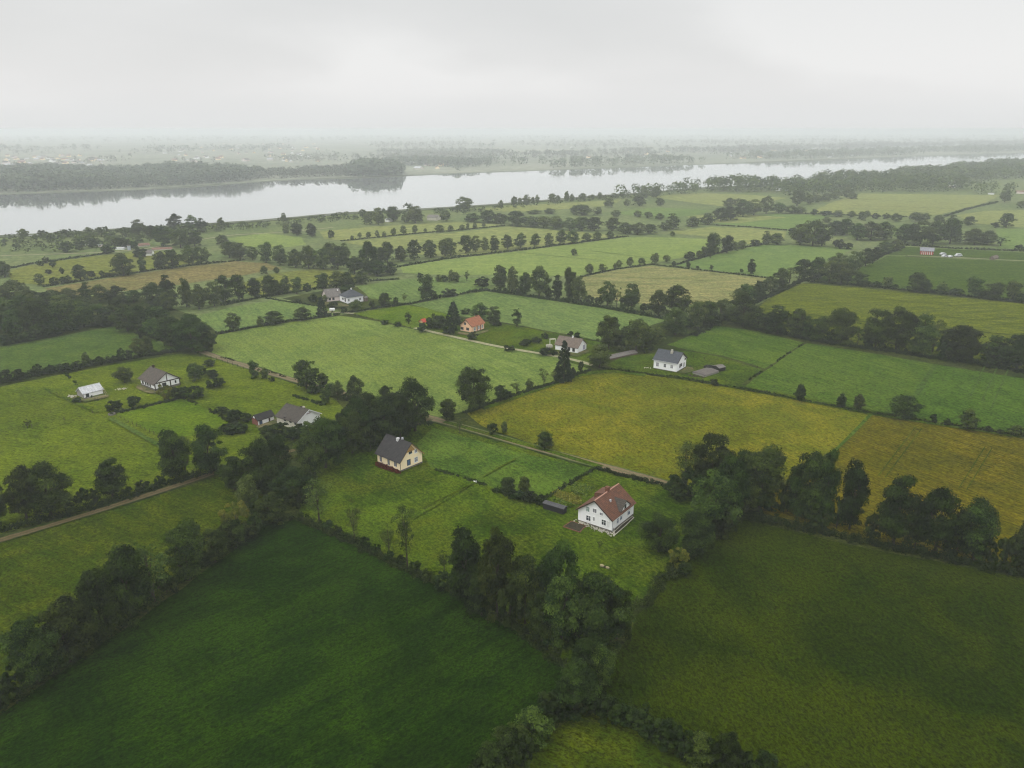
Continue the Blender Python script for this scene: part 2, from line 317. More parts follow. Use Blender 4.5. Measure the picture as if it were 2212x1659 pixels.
  [(30,672,428,125,'r'),(140,645,428,135,'r'),(275,630,458,105,'o'),(385,615,428,115,'r'),(450,605,468,125,'r'),(525,592,438,85,'o'),(620,592,448,85,'o'),(710,575,498,65,'b'),(830,550,418,108,'o'),(950,542,398,138,'r'),(1050,525,408,118,'r'),(1160,512,400,118,'r')]),
 (4, 'the white farmhouse', (350, 820), 'in the belt below the brown field',
  [(430,640,560,150,'r'),(560,655,543,158,'r'),(720,645,496,98,'o'),(830,655,508,138,'r'),(970,665,523,158,'r'),(1110,665,558,128,'r'),(1275,695,498,185,'r'),(1390,640,428,118,'o'),(1420,725,558,138,'r'),(1550,705,456,98,'o'),(1655,722,508,148,'r'),(1780,695,488,138,'r'),(1000,700,600,120,'b'),(1340,720,620,110,'b')]),
 (4, 'the white farmhouse', (350, 820), 'in the wood above the wedge-shaped field',
  [(60,905,688,198,'r'),(150,955,718,188,'r'),(300,935,618,238,'r'),(420,905,638,208,'r'),(560,885,658,208,'r'),(700,865,648,188,'r'),(820,855,668,198,'r'),(960,835,648,208,'r'),(1060,905,688,218,'r'),(1180,915,678,198,'r'),(1310,905,688,258,'r'),(1290,965,798,178,'r'),(1420,1025,778,208,'r'),(1600,1075,758,310,'r'),(1730,1065,900,130,'b'),
   (100,1010,918,150,'b'),(250,985,898,140,'b'),(340,965,828,158,'b'),(110,705,478,290,'r'),(250,645,558,158,'r'),(200,805,598,260,'r'),(30,800,620,180,'r'),(520,760,600,200,'r'),(680,745,610,170,'r'),(400,740,580,200,'r'),(460,940,800,140,'b'),(600,910,800,140,'b'),(1180,965,840,130,'b'),(1500,1050,860,150,'b'),(40,1020,930,130,'b'),(880,870,760,140,'b')]),
 (4, 'the small lime-green farm hut', (330, 548), 'in the riverside farm pasture',
  [(40,455,318,125,'r'),(340,364,323,52,'b'),(385,343,283,54,'b'),(440,378,308,62,'b'),(405,433,388,54,'b'),(515,428,373,42,'b'),(340,524,423,84,'r'),(450,514,453,75,'b'),(550,504,443,110,'b'),(670,484,343,115,'r'),(760,454,398,65,'b'),(850,444,398,44,'b'),(890,454,418,84,'b'),(1025,445,253,178,'r'),(1190,414,258,66,'o'),(1165,295,208,105,'b'),
   (1340,388,238,118,'r'),(1430,384,223,128,'r'),(1570,354,188,138,'r'),(1670,345,198,138,'r')]),
 (4, 'the white farmhouse', (350, 820), 'on the wedge-shaped field hedge',
  [(45,1325,1218,105,'b'),(165,1305,1213,108,'b'),(320,1275,1173,85,'b'),(420,1255,1178,85,'b'),(540,1245,1163,115,'b'),(640,1225,1148,85,'b'),(720,1204,1078,75,'o'),(830,1184,1113,64,'b'),(940,1164,1108,85,'b'),(1010,1144,1043,74,'b'),(1070,1134,1058,74,'b'),(1150,1114,958,105,'r'),(1230,1094,938,84,'o')]),
 (8, 'the white farmhouse', (350, 820), 'in the yard around it',
  [(970,278,158,135,'r'),(1520,264,123,118,'r'),(1630,154,103,85,'b'),(1650,234,178,128,'b'),(1680,324,243,138,'b'),(1285,414,288,108,'y'),(1375,404,308,95,'b'),(1500,404,298,158,'b'),(1440,384,308,95,'b'),(900,498,423,128,'b'),(1055,458,383,118,'b'),(1570,215,150,90,'b')]),
 (8, 'the low white cottage', (640, 900), 'on the garden hedge running to it',
  [(1740,524,468,85,'b'),(1840,574,488,128,'b'),(1820,664,588,188,'b'),(1920,584,518,85,'b')]),
 (8, 'the white metal-roofed shed', (197, 845), 'in the yellow-green meadow below it', [(215,632,563,70,'s'),(600,434,398,70,'b')]),
 (5, 'the twin farmhouses', (740, 640), 'in the garden before them',
  [(828,782,618,95,'c'),(660,814,698,138,'r'),(440,844,733,148,'r'),(315,864,778,64,'o'),(95,904,748,115,'r'),(1110,744,638,105,'r'),(1240,724,648,55,'b'),(1350,704,583,95,'r'),(760,664,598,95,'b'),(920,714,658,95,'b'),(1440,674,618,45,'b'),(1510,654,588,55,'s'),(1010,744,700,60,'b'),(620,664,635,80,'b'),(850,660,600,70,'r')]),
 (5, 'the twin farmhouses', (740, 640), 'behind their roofs', [(1020,580,518,118,'b'),(1085,545,510,35,'b')]),
 (5, 'the orange house', OH, 'along the rough strip behind it',
  [(1690,645,428,118,'o'),(1885,614,548,115,'b'),(1640,474,418,64,'b'),(1795,494,433,54,'o'),(1845,494,438,64,'b'),(1900,500,393,58,'o'),(1942,500,408,58,'o'),(2030,490,398,54,'s'),(2150,534,448,128,'b'),(1750,640,560,70,'b')]),
 (5, 'the small red-roofed hut', (915, 692), 'in the strip of grass beside it', [(1545,844,743,54,'p'),(1350,848,808,64,'b'),(1455,864,823,64,'b'),(1760,885,763,128,'b'),(1700,880,820,80,'b')]),
 (1, 'the riverside farm', (310, 540), 'on the river bank above it',
  [(155,855,788,74,'r'),(285,848,798,64,'b'),(420,843,798,64,'b'),(580,838,778,64,'r'),(650,828,778,54,'r'),(900,834,728,84,'r'),(1135,794,688,88,'r'),(1250,804,698,84,'r'),(1312,814,718,64,'o'),(1435,798,718,54,'o'),(1840,748,686,42,'r'),(990,854,763,88,'r'),(1060,904,768,118,'r'),(1170,914,788,118,'r'),(1262,904,798,95,'r'),(1440,894,828,84,'r'),
   (430,944,878,105,'b'),(525,924,858,64,'b'),(600,914,848,74,'b'),(790,914,848,95,'b'),(862,924,868,64,'b'),(705,954,888,84,'b'),(1855,824,758,44,'o'),(1925,834,748,74,'o'),(2022,844,753,64,'o'),(2150,854,798,44,'b')]),
 (2, 'the riverside farm', (310, 540), 'in the dotted distant tree line',
  [(70,866,834,26,'r'),(120,852,813,28,'r'),(175,852,810,36,'r'),(232,847,798,28,'r'),(278,847,806,28,'r'),(340,837,783,38,'r'),(405,832,768,42,'r'),(475,824,766,38,'r'),(545,817,788,24,'r'),(640,814,763,62,'r'),(705,812,766,42,'r'),(780,802,763,42,'r'),(818,794,753,24,'o'),(865,792,748,34,'r'),(922,784,753,26,'r')]),
 (2, 'the river huts', (1003, 450), 'along the river bank',
  [(140,708,663,54,'r'),(175,764,678,64,'r'),(240,768,653,84,'r'),(335,744,643,84,'r'),(420,754,688,64,'r'),(480,754,643,115,'r'),(672,744,668,74,'r'),(1033,657,603,32,'r'),(1120,642,578,48,'r'),(1157,637,588,28,'o'),(1200,637,568,54,'o'),(1240,630,583,28,'o'),(1268,622,568,32,'o'),(1365,622,560,48,'o'),(1405,614,573,38,'r'),(1460,617,546,38,'o'),(1497,614,563,34,'o'),
   (1565,607,558,54,'r'),(1630,602,568,34,'r'),(1675,592,553,38,'r'),(1770,592,558,44,'r'),(1820,587,551,44,'r'),(1965,592,518,54,'o'),(2035,592,510,64,'o')]),
 (2, 'the river huts', (1003, 450), 'in the thick belt across distant pastures',
  [(850,748,688,105,'r'),(950,754,668,105,'r'),(1030,759,688,84,'r'),(1140,774,670,125,'r'),(1230,779,708,105,'r'),(1310,784,708,95,'r'),(1390,794,708,105,'r'),(1480,804,718,105,'r'),(1560,804,713,105,'r'),(1640,804,713,105,'r'),(1760,804,718,95,'r'),(1840,824,748,95,'r'),(1920,829,748,105,'r'),(2000,824,758,84,'r'),(2090,804,748,74,'r'),(2150,794,688,84,'o'),
   (1560,704,633,115,'r'),(1510,694,638,64,'r'),(1350,694,658,84,'r'),(1250,694,668,95,'r'),(1930,644,573,84,'r'),(2060,644,588,64,'r'),(1850,644,598,54,'r'),(1730,654,588,64,'r'),(1780,714,668,64,'r'),(1660,704,648,64,'r'),(1920,714,673,64,'r'),(1990,724,678,64,'r'),(2060,734,688,64,'r')]),
 (3, 'the red barn', RB, 'in the hazy belt between distant pale fields',
  [(60,778,708,88,'r'),(160,764,688,105,'r'),(245,744,648,95,'r'),(310,734,643,105,'r'),(390,714,598,105,'r'),(460,704,598,115,'r'),(540,694,573,84,'r'),(620,690,618,95,'r'),(700,694,638,95,'r'),(752,694,648,84,'r'),(300,654,588,84,'r'),(370,654,593,84,'r'),(740,644,533,84,'r'),(810,634,563,74,'r'),(862,624,568,74,'r'),(930,614,558,64,'r'),(990,604,543,74,'r'),(1070,594,518,74,'r'),(1100,599,558,64,'r')]),
 (3, 'the red barn', RB, 'in the low hedge line over hazy pasture',
  [(850,704,663,54,'b'),(930,709,673,74,'b'),(1005,714,670,74,'r'),(1090,719,673,58,'r'),(1160,739,678,64,'r'),(1195,714,673,54,'r'),(1250,729,688,54,'b'),(1320,729,688,44,'b'),(1380,744,688,74,'r')]),
 (3, 'the red barn', RB, 'in the dense grove behind it',
  [(760,894,758,135,'r'),(840,904,723,158,'r'),(900,904,758,115,'r'),(720,834,788,84,'b'),(990,834,733,105,'r'),(1050,829,723,95,'r'),(930,754,713,54,'r'),(1130,864,748,115,'r'),(1215,864,738,135,'r'),(1300,859,743,135,'r'),(1440,884,758,125,'r'),(1540,889,738,158,'r'),(1620,889,738,115,'r'),(1730,889,718,128,'r'),(1740,784,698,74,'o'),(1510,744,683,95,'r'),(1565,744,688,74,'r'),(1660,764,698,74,'r'),
   (1890,894,788,138,'r'),(1970,894,798,105,'r'),(2060,904,838,84,'s'),(2095,784,688,84,'r'),(1855,774,708,74,'r'),(2025,784,748,64,'b'),(2085,619,523,74,'r'),(2192,659,608,54,'r'),(1000,919,858,84,'b'),(1070,924,883,64,'b'),(2180,924,893,54,'b')]),
 (3, 'the lone meadow tree', (1240, 545), 'on the bushy corner beyond it',
  [(45,994,938,74,'b'),(108,974,935,44,'b'),(140,969,908,44,'o'),(195,954,813,88,'o'),(285,949,828,74,'o'),(340,934,873,44,'r'),(382,924,863,48,'o'),(470,904,858,64,'b'),(540,894,803,58,'o'),(610,894,818,94,'r'),(440,1084,983,58,'o'),(35,1040,1005,30,'b'),(185,1058,1025,30,'b'),(380,1075,1050,25,'b')]),
]
# ------------------------------------------------------------------ hedges: full-picture pixels, height m, width m, label
HEDGES = [
 ([(240,894),(310,880),(394,859)], 0.8, 1.6, 'weedy hedge along the top of the square lime lawn'),
 ([(394,859),(440,880),(497,912),(530,930)], 0.6, 1.2, 'ragged hedge on the cottage side of the square lime lawn'),
 ([(120,790),(190,850),(240,888)], 0.4, 1.0, 'thin weedy hedge in the meadow above the metal-roofed shed'),
 ([(350,952),(365,985),(375,1015)], 0.5, 1.2, 'short weedy hedge at the foot of the square lime lawn'),
 ([(-40,1560),(120,1450),(300,1325),(440,1218),(570,1128)], 2.4, 3.2, 'dark thick hedge sloping between the dark green and narrow olive fields'),
 ([(640,1118),(760,1170),(960,1272),(1100,1347),(1240,1452)], 1.3, 2.2, 'scrubby diagonal hedge between the dark green field and the house meadow'),
 ([(1372,1322),(1440,1250),(1488,1198),(1540,1160),(1590,1120)], 2.0, 2.6, 'trimmed hedge between the white house lawn and dark olive field'),
 ([(1250,1478),(1240,1530),(1140,1602),(1040,1675)], 2.4, 3.4, 'dark hedge running down from the crossing beside the dark green field'),
 ([(1285,1508),(1400,1566),(1560,1652),(1700,1715)], 2.2, 3.2, 'dark hedge between the bottom triangle field and dark olive field'),
 ([(1600,1118),(1750,1150),(1900,1182),(2060,1215),(2260,1255)], 2.0, 2.6, 'dark hedge under the tall row below the golden field'),
 ([(-40,1160),(150,1112),(300,1068),(390,1040),(480,1012)], 1.4, 2.4, 'rough hedge on the upper side of the narrow dirt lane'),
 ([(-30,832),(60,815),(200,788),(300,772),(390,757)], 1.8, 2.4, 'bushy hedge between the wedge-shaped field and the farmhouse meadow'),
 ([(470,722),(600,697),(735,680)], 1.3, 1.8, 'hedge between the big pale meadow and the strip above it'),
 ([(740,677),(880,657),(960,642),(1050,626)], 1.2, 1.8, 'thin hedge between rough grass and the field behind orange house'),
 ([(1050,627),(1180,646),(1300,664),(1440,690)], 1.8, 2.6, 'long hedge under the tall row behind the orange house field'),
 ([(1005,893),(1100,858),(1200,828),(1275,800)], 0.9, 1.6, 'low green hedge on the upper edge of the golden field'),
 ([(1300,797),(1450,815),(1600,840),(1880,894),(2040,918),(2260,952)], 0.8, 1.3, 'low straight hedge between the golden field and wide green field'),
 ([(1560,690),(1650,710),(1760,738),(1900,757),(2060,780),(2260,812)], 2.0, 2.8, 'long hedge under the dark row behind the wide green field'),
 ([(1735,608),(1900,622),(2060,638),(2260,660)], 1.6, 2.2, 'hedge between the yellow-green field and the barn pasture'),
 ([(1500,725),(1560,690),(1650,645),(1735,607),(1850,575),(1950,535)], 1.8, 2.8, 'long hedge climbing towards the red barn'),
 ([(1250,600),(1330,582),(1408,572),(1540,587),(1660,601)], 1.0, 1.6, 'thin hedge around the top of the beige hayfield'),
 ([(860,577),(960,560),(1100,544),(1240,526),(1355,511)], 1.4, 2.2, 'hedge under the evenly spaced row before the pale pastures'),
 ([(96,620),(220,601),(330,584),(430,572),(530,562)], 1.3, 2.0, 'hedge above the brown field by the riverside pasture'),
 ([(480,660),(580,640),(700,622),(780,610),(860,603)], 1.5, 2.0, 'hedge under the leafy row behind the twin farmhouses'),
 ([(575,645),(640,655),(690,662)], 0.8, 1.2, 'short low hedge left of the twin farmhouses garden'.replace('left of', 'leading to')),
 ([(1455,574),(1540,550),(1600,535),(1660,527)], 1.3, 2.2, 'hedge on the bushy corner beyond the lone meadow tree'),
 ([(1740,740),(1690,772),(1650,800),(1600,832)], 0.6, 1.0, 'thin low hedge line crossing the wide green field'),
 ([(1284,1013),(1230,1045),(1176,1078)], 0.8, 1.0, 'clipped hedge between the vegetable plot and the house meadow'),
 ([(930,1012),(1000,1032),(1028,1041),(1073,1060)], 0.5, 0.9, 'ragged low hedge starting beside the cream house'),
 ([(1073,1060),(1110,1075),(1176,1086)], 1.0, 2.0, 'bramble hedge beside the black log store'),
 ([(2041,468),(2090,452),(2155,437)], 1.6, 3.0, 'hazy slanting hedge between the distant right-hand pastures'.replace('right-hand ', 'yellowish ')),
 ([(1545,487),(1620,491),(1700,498)], 1.0, 1.6, 'thin hazy hedge below the distant green pasture'),
 ([(737,521),(820,513),(897,505),(1000,497),(1090,488)], 0.9, 1.4, 'thin hedge beneath the dotted line of distant trees'),
 ([(1950,530),(2060,537),(2150,541),(2260,545)], 1.6, 2.6, 'dark hedge under the dense grove behind the red barn'),
 ([(1290,1013),(1340,1027),(1420,1045),(1480,1062)], 0.8, 1.6, 'weedy hedge between the dirt track and white house lawn'),
 ([(0,585),(60,572),(130,562),(230,548)], 1.2, 2.4, 'reedy hedge on top of the pale riverside pasture'),
 ([(1740,462),(1850,466),(1990,470)], 1.2, 2.0, 'hazy hedge below the distant striped pasture'),
 ([(600,845),(690,872),(740,890)], 0.7, 1.4, 'weedy hedge beside the lane near the low white cottage'),
 ([(470,770),(560,795),(630,820)], 0.7, 1.2, 'grassy hedge between the lane and the big pale meadow'),
]
# ------------------------------------------------------------------ camera, sky, sun, haze
cam = bpy.data.cameras.new('camera'); cam.sensor_width = 36.0; cam.lens = FPX / 2212 * 36.0
cam.clip_start = 0.5; cam.clip_end = 60000
co = bpy.data.objects.new('camera', cam); COL.objects.link(co)
co.location = (0, 0, CAM_H); co.rotation_euler = (math.pi / 2 - PITCH, 0, 0); S.camera = co

SUN_EL, SUN_AZ = math.radians(52), math.radians(-98)     # azimuth measured from +Y towards +X
def make_world():
    w = bpy.data.worlds.new('World'); S.world = w; w.use_nodes = True; t = w.node_tree; t.nodes.clear()
    sky = N(t, 'ShaderNodeTexSky'); sky.sky_type = 'NISHITA'; sky.sun_disc = False
    sky.sun_elevation = SUN_EL; sky.sun_rotation = SUN_AZ; sky.altitude = 80; sky.air_density = 1.5; sky.dust_density = 4.0
    tc = N(t, 'ShaderNodeTexCoord'); sp = N(t, 'ShaderNodeSeparateXYZ'); t.links.new(tc.outputs['Generated'], sp.inputs[0])
    z = mth(t, 'MAXIMUM', sp.outputs[2], 0.0)
    den = mth(t, 'ADD', z, 0.22)
    cb = N(t, 'ShaderNodeCombineXYZ')
    t.links.new(mth(t, 'DIVIDE', sp.outputs[0], den), cb.inputs[0]); t.links.new(mth(t, 'DIVIDE', sp.outputs[1], den), cb.inputs[1])
    cb.inputs[2].default_value = 3.7
    n1 = N(t, 'ShaderNodeTexNoise', Scale=0.85, Detail=5.0, Roughness=0.5, Distortion=0.3); t.links.new(cb.outputs[0], n1.inputs['Vector'])
    n2 = N(t, 'ShaderNodeTexNoise', Scale=0.42, Detail=3.0, Roughness=0.5, Distortion=0.2); t.links.new(cb.outputs[0], n2.inputs['Vector'])
    a = mth(t, 'ADD', mth(t, 'MULTIPLY', n1.outputs[0], 0.4), mth(t, 'MULTIPLY', n2.outputs[0], 0.6))
    cl = ramp(t, [(0.40, (7.7, 7.75, 7.75)), (0.50, (8.1, 8.12, 8.12)), (0.60, (8.9, 8.9, 8.88))], a)
    lo = N(t, 'ShaderNodeMapRange'); lo.interpolation_type = 'SMOOTHSTEP'; lo.inputs['From Min'].default_value = -.005; lo.inputs['From Max'].default_value = .075; t.links.new(z, lo.inputs['Value'])
    cl = mixc(t, (8.15, 8.2, 8.2), cl.outputs[0], lo.outputs[0])
    # stratus: dimmer grey deck low down, brighter towards the zenith like a real overcast
    zr = ramp(t, [(0.0, (1.02, 1.03, 1.03)), (0.04, (1.04, 1.04, 1.04)), (0.14, (.97, .975, .975)), (0.24, (1.0, 1.0, 1.0)), (0.5, (1.5, 1.5, 1.5)), (1.0, (2.0, 2.0, 2.0))], z)
    col = mixc(t, cl, zr.outputs[0], 1.0, 'MULTIPLY')
    back = mth(t, 'ADD', mth(t, 'MULTIPLY', mth(t, 'MAXIMUM', mth(t, 'MULTIPLY', sp.outputs[1], -1.0), 0.0), 0.65), 1.0)  # added brighter sky behind the camera, out of view, to fill camera-facing walls
    bk = N(t, 'ShaderNodeCombineXYZ')
    for i in range(3): t.links.new(back, bk.inputs[i])
    col = mixc(t, col, bk.outputs[0], 1.0, 'MULTIPLY')
    col = mixc(t, sky.outputs[0], col, 0.92)
    bg = N(t, 'ShaderNodeBackground'); bg.inputs['Strength'].default_value = 0.1
    t.links.new(col, bg.inputs['Color']); o = N(t, 'ShaderNodeOutputWorld'); t.links.new(bg.outputs[0], o.inputs[0])
    w.cycles.sampling_method = 'MANUAL'; w.cycles.sample_map_resolution = 512
make_world()
sl = bpy.data.lights.new('sun', 'SUN'); sl.energy = 1.0; sl.angle = math.radians(28); sl.color = (1.0, 0.97, 0.92)
so = bpy.data.objects.new('sun', sl); COL.objects.link(so)
sd = Vector((math.sin(SUN_AZ) * math.cos(SUN_EL), math.cos(SUN_AZ) * math.cos(SUN_EL), math.sin(SUN_EL)))
so.rotation_euler = sd.to_track_quat('Z', 'Y').to_euler(); so.location = (0, 0, 300)
S.view_settings.view_transform = 'Standard'; S.view_settings.look = 'None'; S.view_settings.exposure = 0.0; S.view_settings.gamma = 1.0
S.render.engine = 'CYCLES'
cy = S.cycles; cy.use_denoising = True; cy.max_bounces = 6; cy.diffuse_bounces = 3; cy.glossy_bounces = 2; cy.transmission_bounces = 2
cy.volume_bounces = 3; cy.transparent_max_bounces = 4; cy.use_adaptive_sampling = True; cy.adaptive_threshold = 0.015
cy.filter_width = 1.2; cy.denoising_prefilter = 'ACCURATE'
S.view_layers[0].use_pass_z = False

HAZE_DENSITY = 0.00029
def make_haze():
    m, t = nt('haze_air'); p = N(t, 'ShaderNodeVolumePrincipled'); o = N(t, 'ShaderNodeOutputMaterial')
    p.inputs['Color'].default_value = (0.93, 0.965, 1.0, 1); p.inputs['Density'].default_value = HAZE_DENSITY; p.inputs['Anisotropy'].default_value = 0.35
    p.inputs['Density Attribute'].default_value = ''; m.cycles.homogeneous_volume = True
    t.links.new(p.outputs[0], o.inputs['Volume'])
    top = 81.5
    o = MB().box((0, 9000, (top - 1) / 2), (34000, 24000, top + 1)).build('haze', m)
    tag(o, 'thin pale even haze lying over the whole plain', 'haze', kind='stuff')
make_haze()

# ------------------------------------------------------------------ ground
G = {}
def FM(k, *a, **kw): G[k] = field_mat(k, *a, **kw)
FM('rough_grass', (0.0229, 0.0358, 0.0069), (0.0432, 0.0548, 0.0115), (0.0508, 0.0464, 0.0135), streak=.1, fine=.9, patch=.05, c3amt=.35)
FM('dark_grass', (0.0081, 0.0231, 0.0008), (0.0157, 0.0369, 0.0014), (0.0077, 0.0173, 0.0006), ang=-.75, streak=.35, fine=1.6, patch=.03, c3amt=.4, bump=.8, grain=1.3)
FM('olive_grass', (0.0145, 0.0252, 0.0005), (0.0290, 0.0416, 0.0007), (0.0087, 0.0245, 0.0005), ang=1.35, streak=.15, fine=1.5, patch=.035, c3amt=.3, bump=.8, grain=1.3, contrast=.6)
FM('olive_meadow', (0.0304, 0.0464, 0.0020), (0.0535, 0.0678, 0.0032), (0.0183, 0.0451, 0.0020), ang=.55, streak=.35, fine=1.3, patch=.03, c3amt=.5, grain=1.2)
FM('lush_grass', (0.0292, 0.0571, 0.0032), (0.0561, 0.0910, 0.0054), (0.0673, 0.0809, 0.0049), ang=.9, streak=.22, fine=1.2, patch=.04, c3amt=.75, bump=.9)
FM('light_lush_grass', (0.0400, 0.0741, 0.0086), (0.0711, 0.1112, 0.0133), (0.0461, 0.0926, 0.0094), ang=.9, streak=.3, fine=1.2, patch=.05, c3amt=.5)
FM('lime_meadow', (0.0560, 0.0854, 0.0047), (0.0858, 0.1148, 0.0070), (0.0825, 0.0970, 0.0070), ang=.30, streak=.35, fine=1.1, patch=.025, c3amt=.5)
FM('lime_lawn', (0.0590, 0.1013, 0.0047), (0.0868, 0.1265, 0.0070), (0.0626, 0.0948, 0.0051), ang=.30, streak=.3, fine=1.1, patch=.04, c3amt=.3)
FM('pale_meadow', (0.0897, 0.1345, 0.0279), (0.1282, 0.1729, 0.0370), (0.1240, 0.1536, 0.0279), ang=1.0, streak=.4, fine=0.95, patch=.012, c3amt=.7, grain=0.65)
FM('wedge_green', (0.0437, 0.0770, 0.0128), (0.0676, 0.0995, 0.0169), (0.0398, 0.0738, 0.0133), ang=.2, streak=.35, fine=0.9, patch=.015, c3amt=.5)
FM('golden_crop', (0.0856, 0.0947, 0.0054), (0.1283, 0.1208, 0.0078), (0.0627, 0.0882, 0.0060), ang=1.15, streak=.2, fine=1, patch=.03, c3amt=.6, bump=.9)
FM('golden_stubble', (0.0654, 0.0615, 0.0025), (0.0983, 0.0810, 0.0036), (0.0538, 0.0615, 0.0032), ang=1.0, streak=.55, fine=1, patch=.02, c3amt=.4, rows=.06, rowscale=.25)
FM('green_crop', (0.0394, 0.0766, 0.0075), (0.0639, 0.1000, 0.0103), (0.0573, 0.0900, 0.0130), ang=1.05, streak=.5, fine=1, patch=.018, c3amt=.5)
FM('green_rows', (0.0324, 0.0691, 0.0067), (0.0529, 0.0943, 0.0092), (0.0443, 0.0787, 0.0092), ang=1.05, streak=.45, fine=1, patch=.02, c3amt=.4, rows=.10, rowscale=.30)
FM('yellow_green_crop', (0.0627, 0.0816, 0.0061), (0.0959, 0.1122, 0.0089), (0.0775, 0.0952, 0.0067), ang=-.16, streak=.75, fine=0.8, patch=.012, c3amt=.5)
FM('barn_pasture', (0.0328, 0.0620, 0.0063), (0.0507, 0.0798, 0.0085), (0.0422, 0.0709, 0.0078), ang=-.1, streak=.55, fine=0.7, patch=.012, c3amt=.5)
FM('beige_hay', (0.1418, 0.1499, 0.0532), (0.2058, 0.1885, 0.0721), (0.1280, 0.1542, 0.0507), ang=-.22, streak=.9, fine=0.7, patch=.012, c3amt=.5, contrast=1.1)
FM('light_pasture', (0.1315, 0.1841, 0.0451), (0.1736, 0.2180, 0.0559), (0.1578, 0.1938, 0.0497), ang=.12, streak=.5, fine=0.55, patch=.007, c3amt=.5, grain=0.6)
FM('mid_meadow', (0.0833, 0.1309, 0.0345), (0.1140, 0.1604, 0.0421), (0.1053, 0.1436, 0.0383), ang=1.1, streak=.5, fine=0.5, patch=.008, c3amt=.5, grain=0.6)
FM('mid_pasture', (0.0896, 0.1423, 0.0363), (0.1226, 0.1744, 0.0443), (0.1132, 0.1561, 0.0403), ang=-.1, streak=.5, fine=0.5, patch=.008, c3amt=.5, grain=0.6)
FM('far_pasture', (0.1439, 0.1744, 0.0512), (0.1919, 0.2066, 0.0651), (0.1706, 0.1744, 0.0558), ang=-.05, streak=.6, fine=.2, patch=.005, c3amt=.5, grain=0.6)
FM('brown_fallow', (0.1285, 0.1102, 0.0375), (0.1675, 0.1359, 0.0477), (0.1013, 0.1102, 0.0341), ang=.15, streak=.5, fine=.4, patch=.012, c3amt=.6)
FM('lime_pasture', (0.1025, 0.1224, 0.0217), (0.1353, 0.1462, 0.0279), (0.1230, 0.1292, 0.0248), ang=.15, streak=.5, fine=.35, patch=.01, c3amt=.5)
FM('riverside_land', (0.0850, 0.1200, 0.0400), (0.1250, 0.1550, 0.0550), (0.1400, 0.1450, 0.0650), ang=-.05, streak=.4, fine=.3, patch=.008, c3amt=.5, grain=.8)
FM('far_land', (0.1500, 0.1700, 0.1150), (0.2000, 0.2150, 0.1500), (0.2600, 0.2550, 0.2000), streak=.2, fine=.05, patch=.0025, c3amt=.6, grain=.6)  # colour lifted to carry part of the distance haze

def wobble(pts, step, amp, seed):
    r = random.Random(seed); out = []
    n = len(pts)
    for i in range(n):
        a, b = pts[i], pts[(i + 1) % n]; d = b - a; L = d.length; k = max(1, min(60, int(L / step))); q = Vector((-d.y, d.x, 0)).normalized() if L > 0 else Vector()
        ph = r.uniform(0, 6.28)
        for j in range(k):
            s = j / k
            w = 0 if j == 0 else amp * (math.sin(s * L / 9 + ph) * .5 + r.uniform(-.6, .6))
            out.append(a + d * s + q * w)
    return out
fz = [0.010]
def ground_patch(name, pts, mat, kind='structure', step=5, amp=.5, label=None, cat=None):
    fz[0] += 0.004
    P = [ground(*p) for p in pts]
    P = wobble(P, step, amp, len(pts) * 7 + int(pts[0][0]))
    me = bpy.data.meshes.new(name); me.from_pydata([(p.x, p.y, fz[0]) for p in P], [], [tuple(range(len(P)))])
    me.materials.append(mat); me.update()
    if me.polygons[0].normal.z < 0: me.flip_normals()
    o = link(name, me); o['kind'] = kind
    if label: o['label'] = label; o['category'] = cat
    return o

MB().quad([(-16500, -2900, 0), (16500, -2900, 0), (16500, 20500, 0), (-16500, 20500, 0)]).build('ground', G['rough_grass'])['kind'] = 'structure'

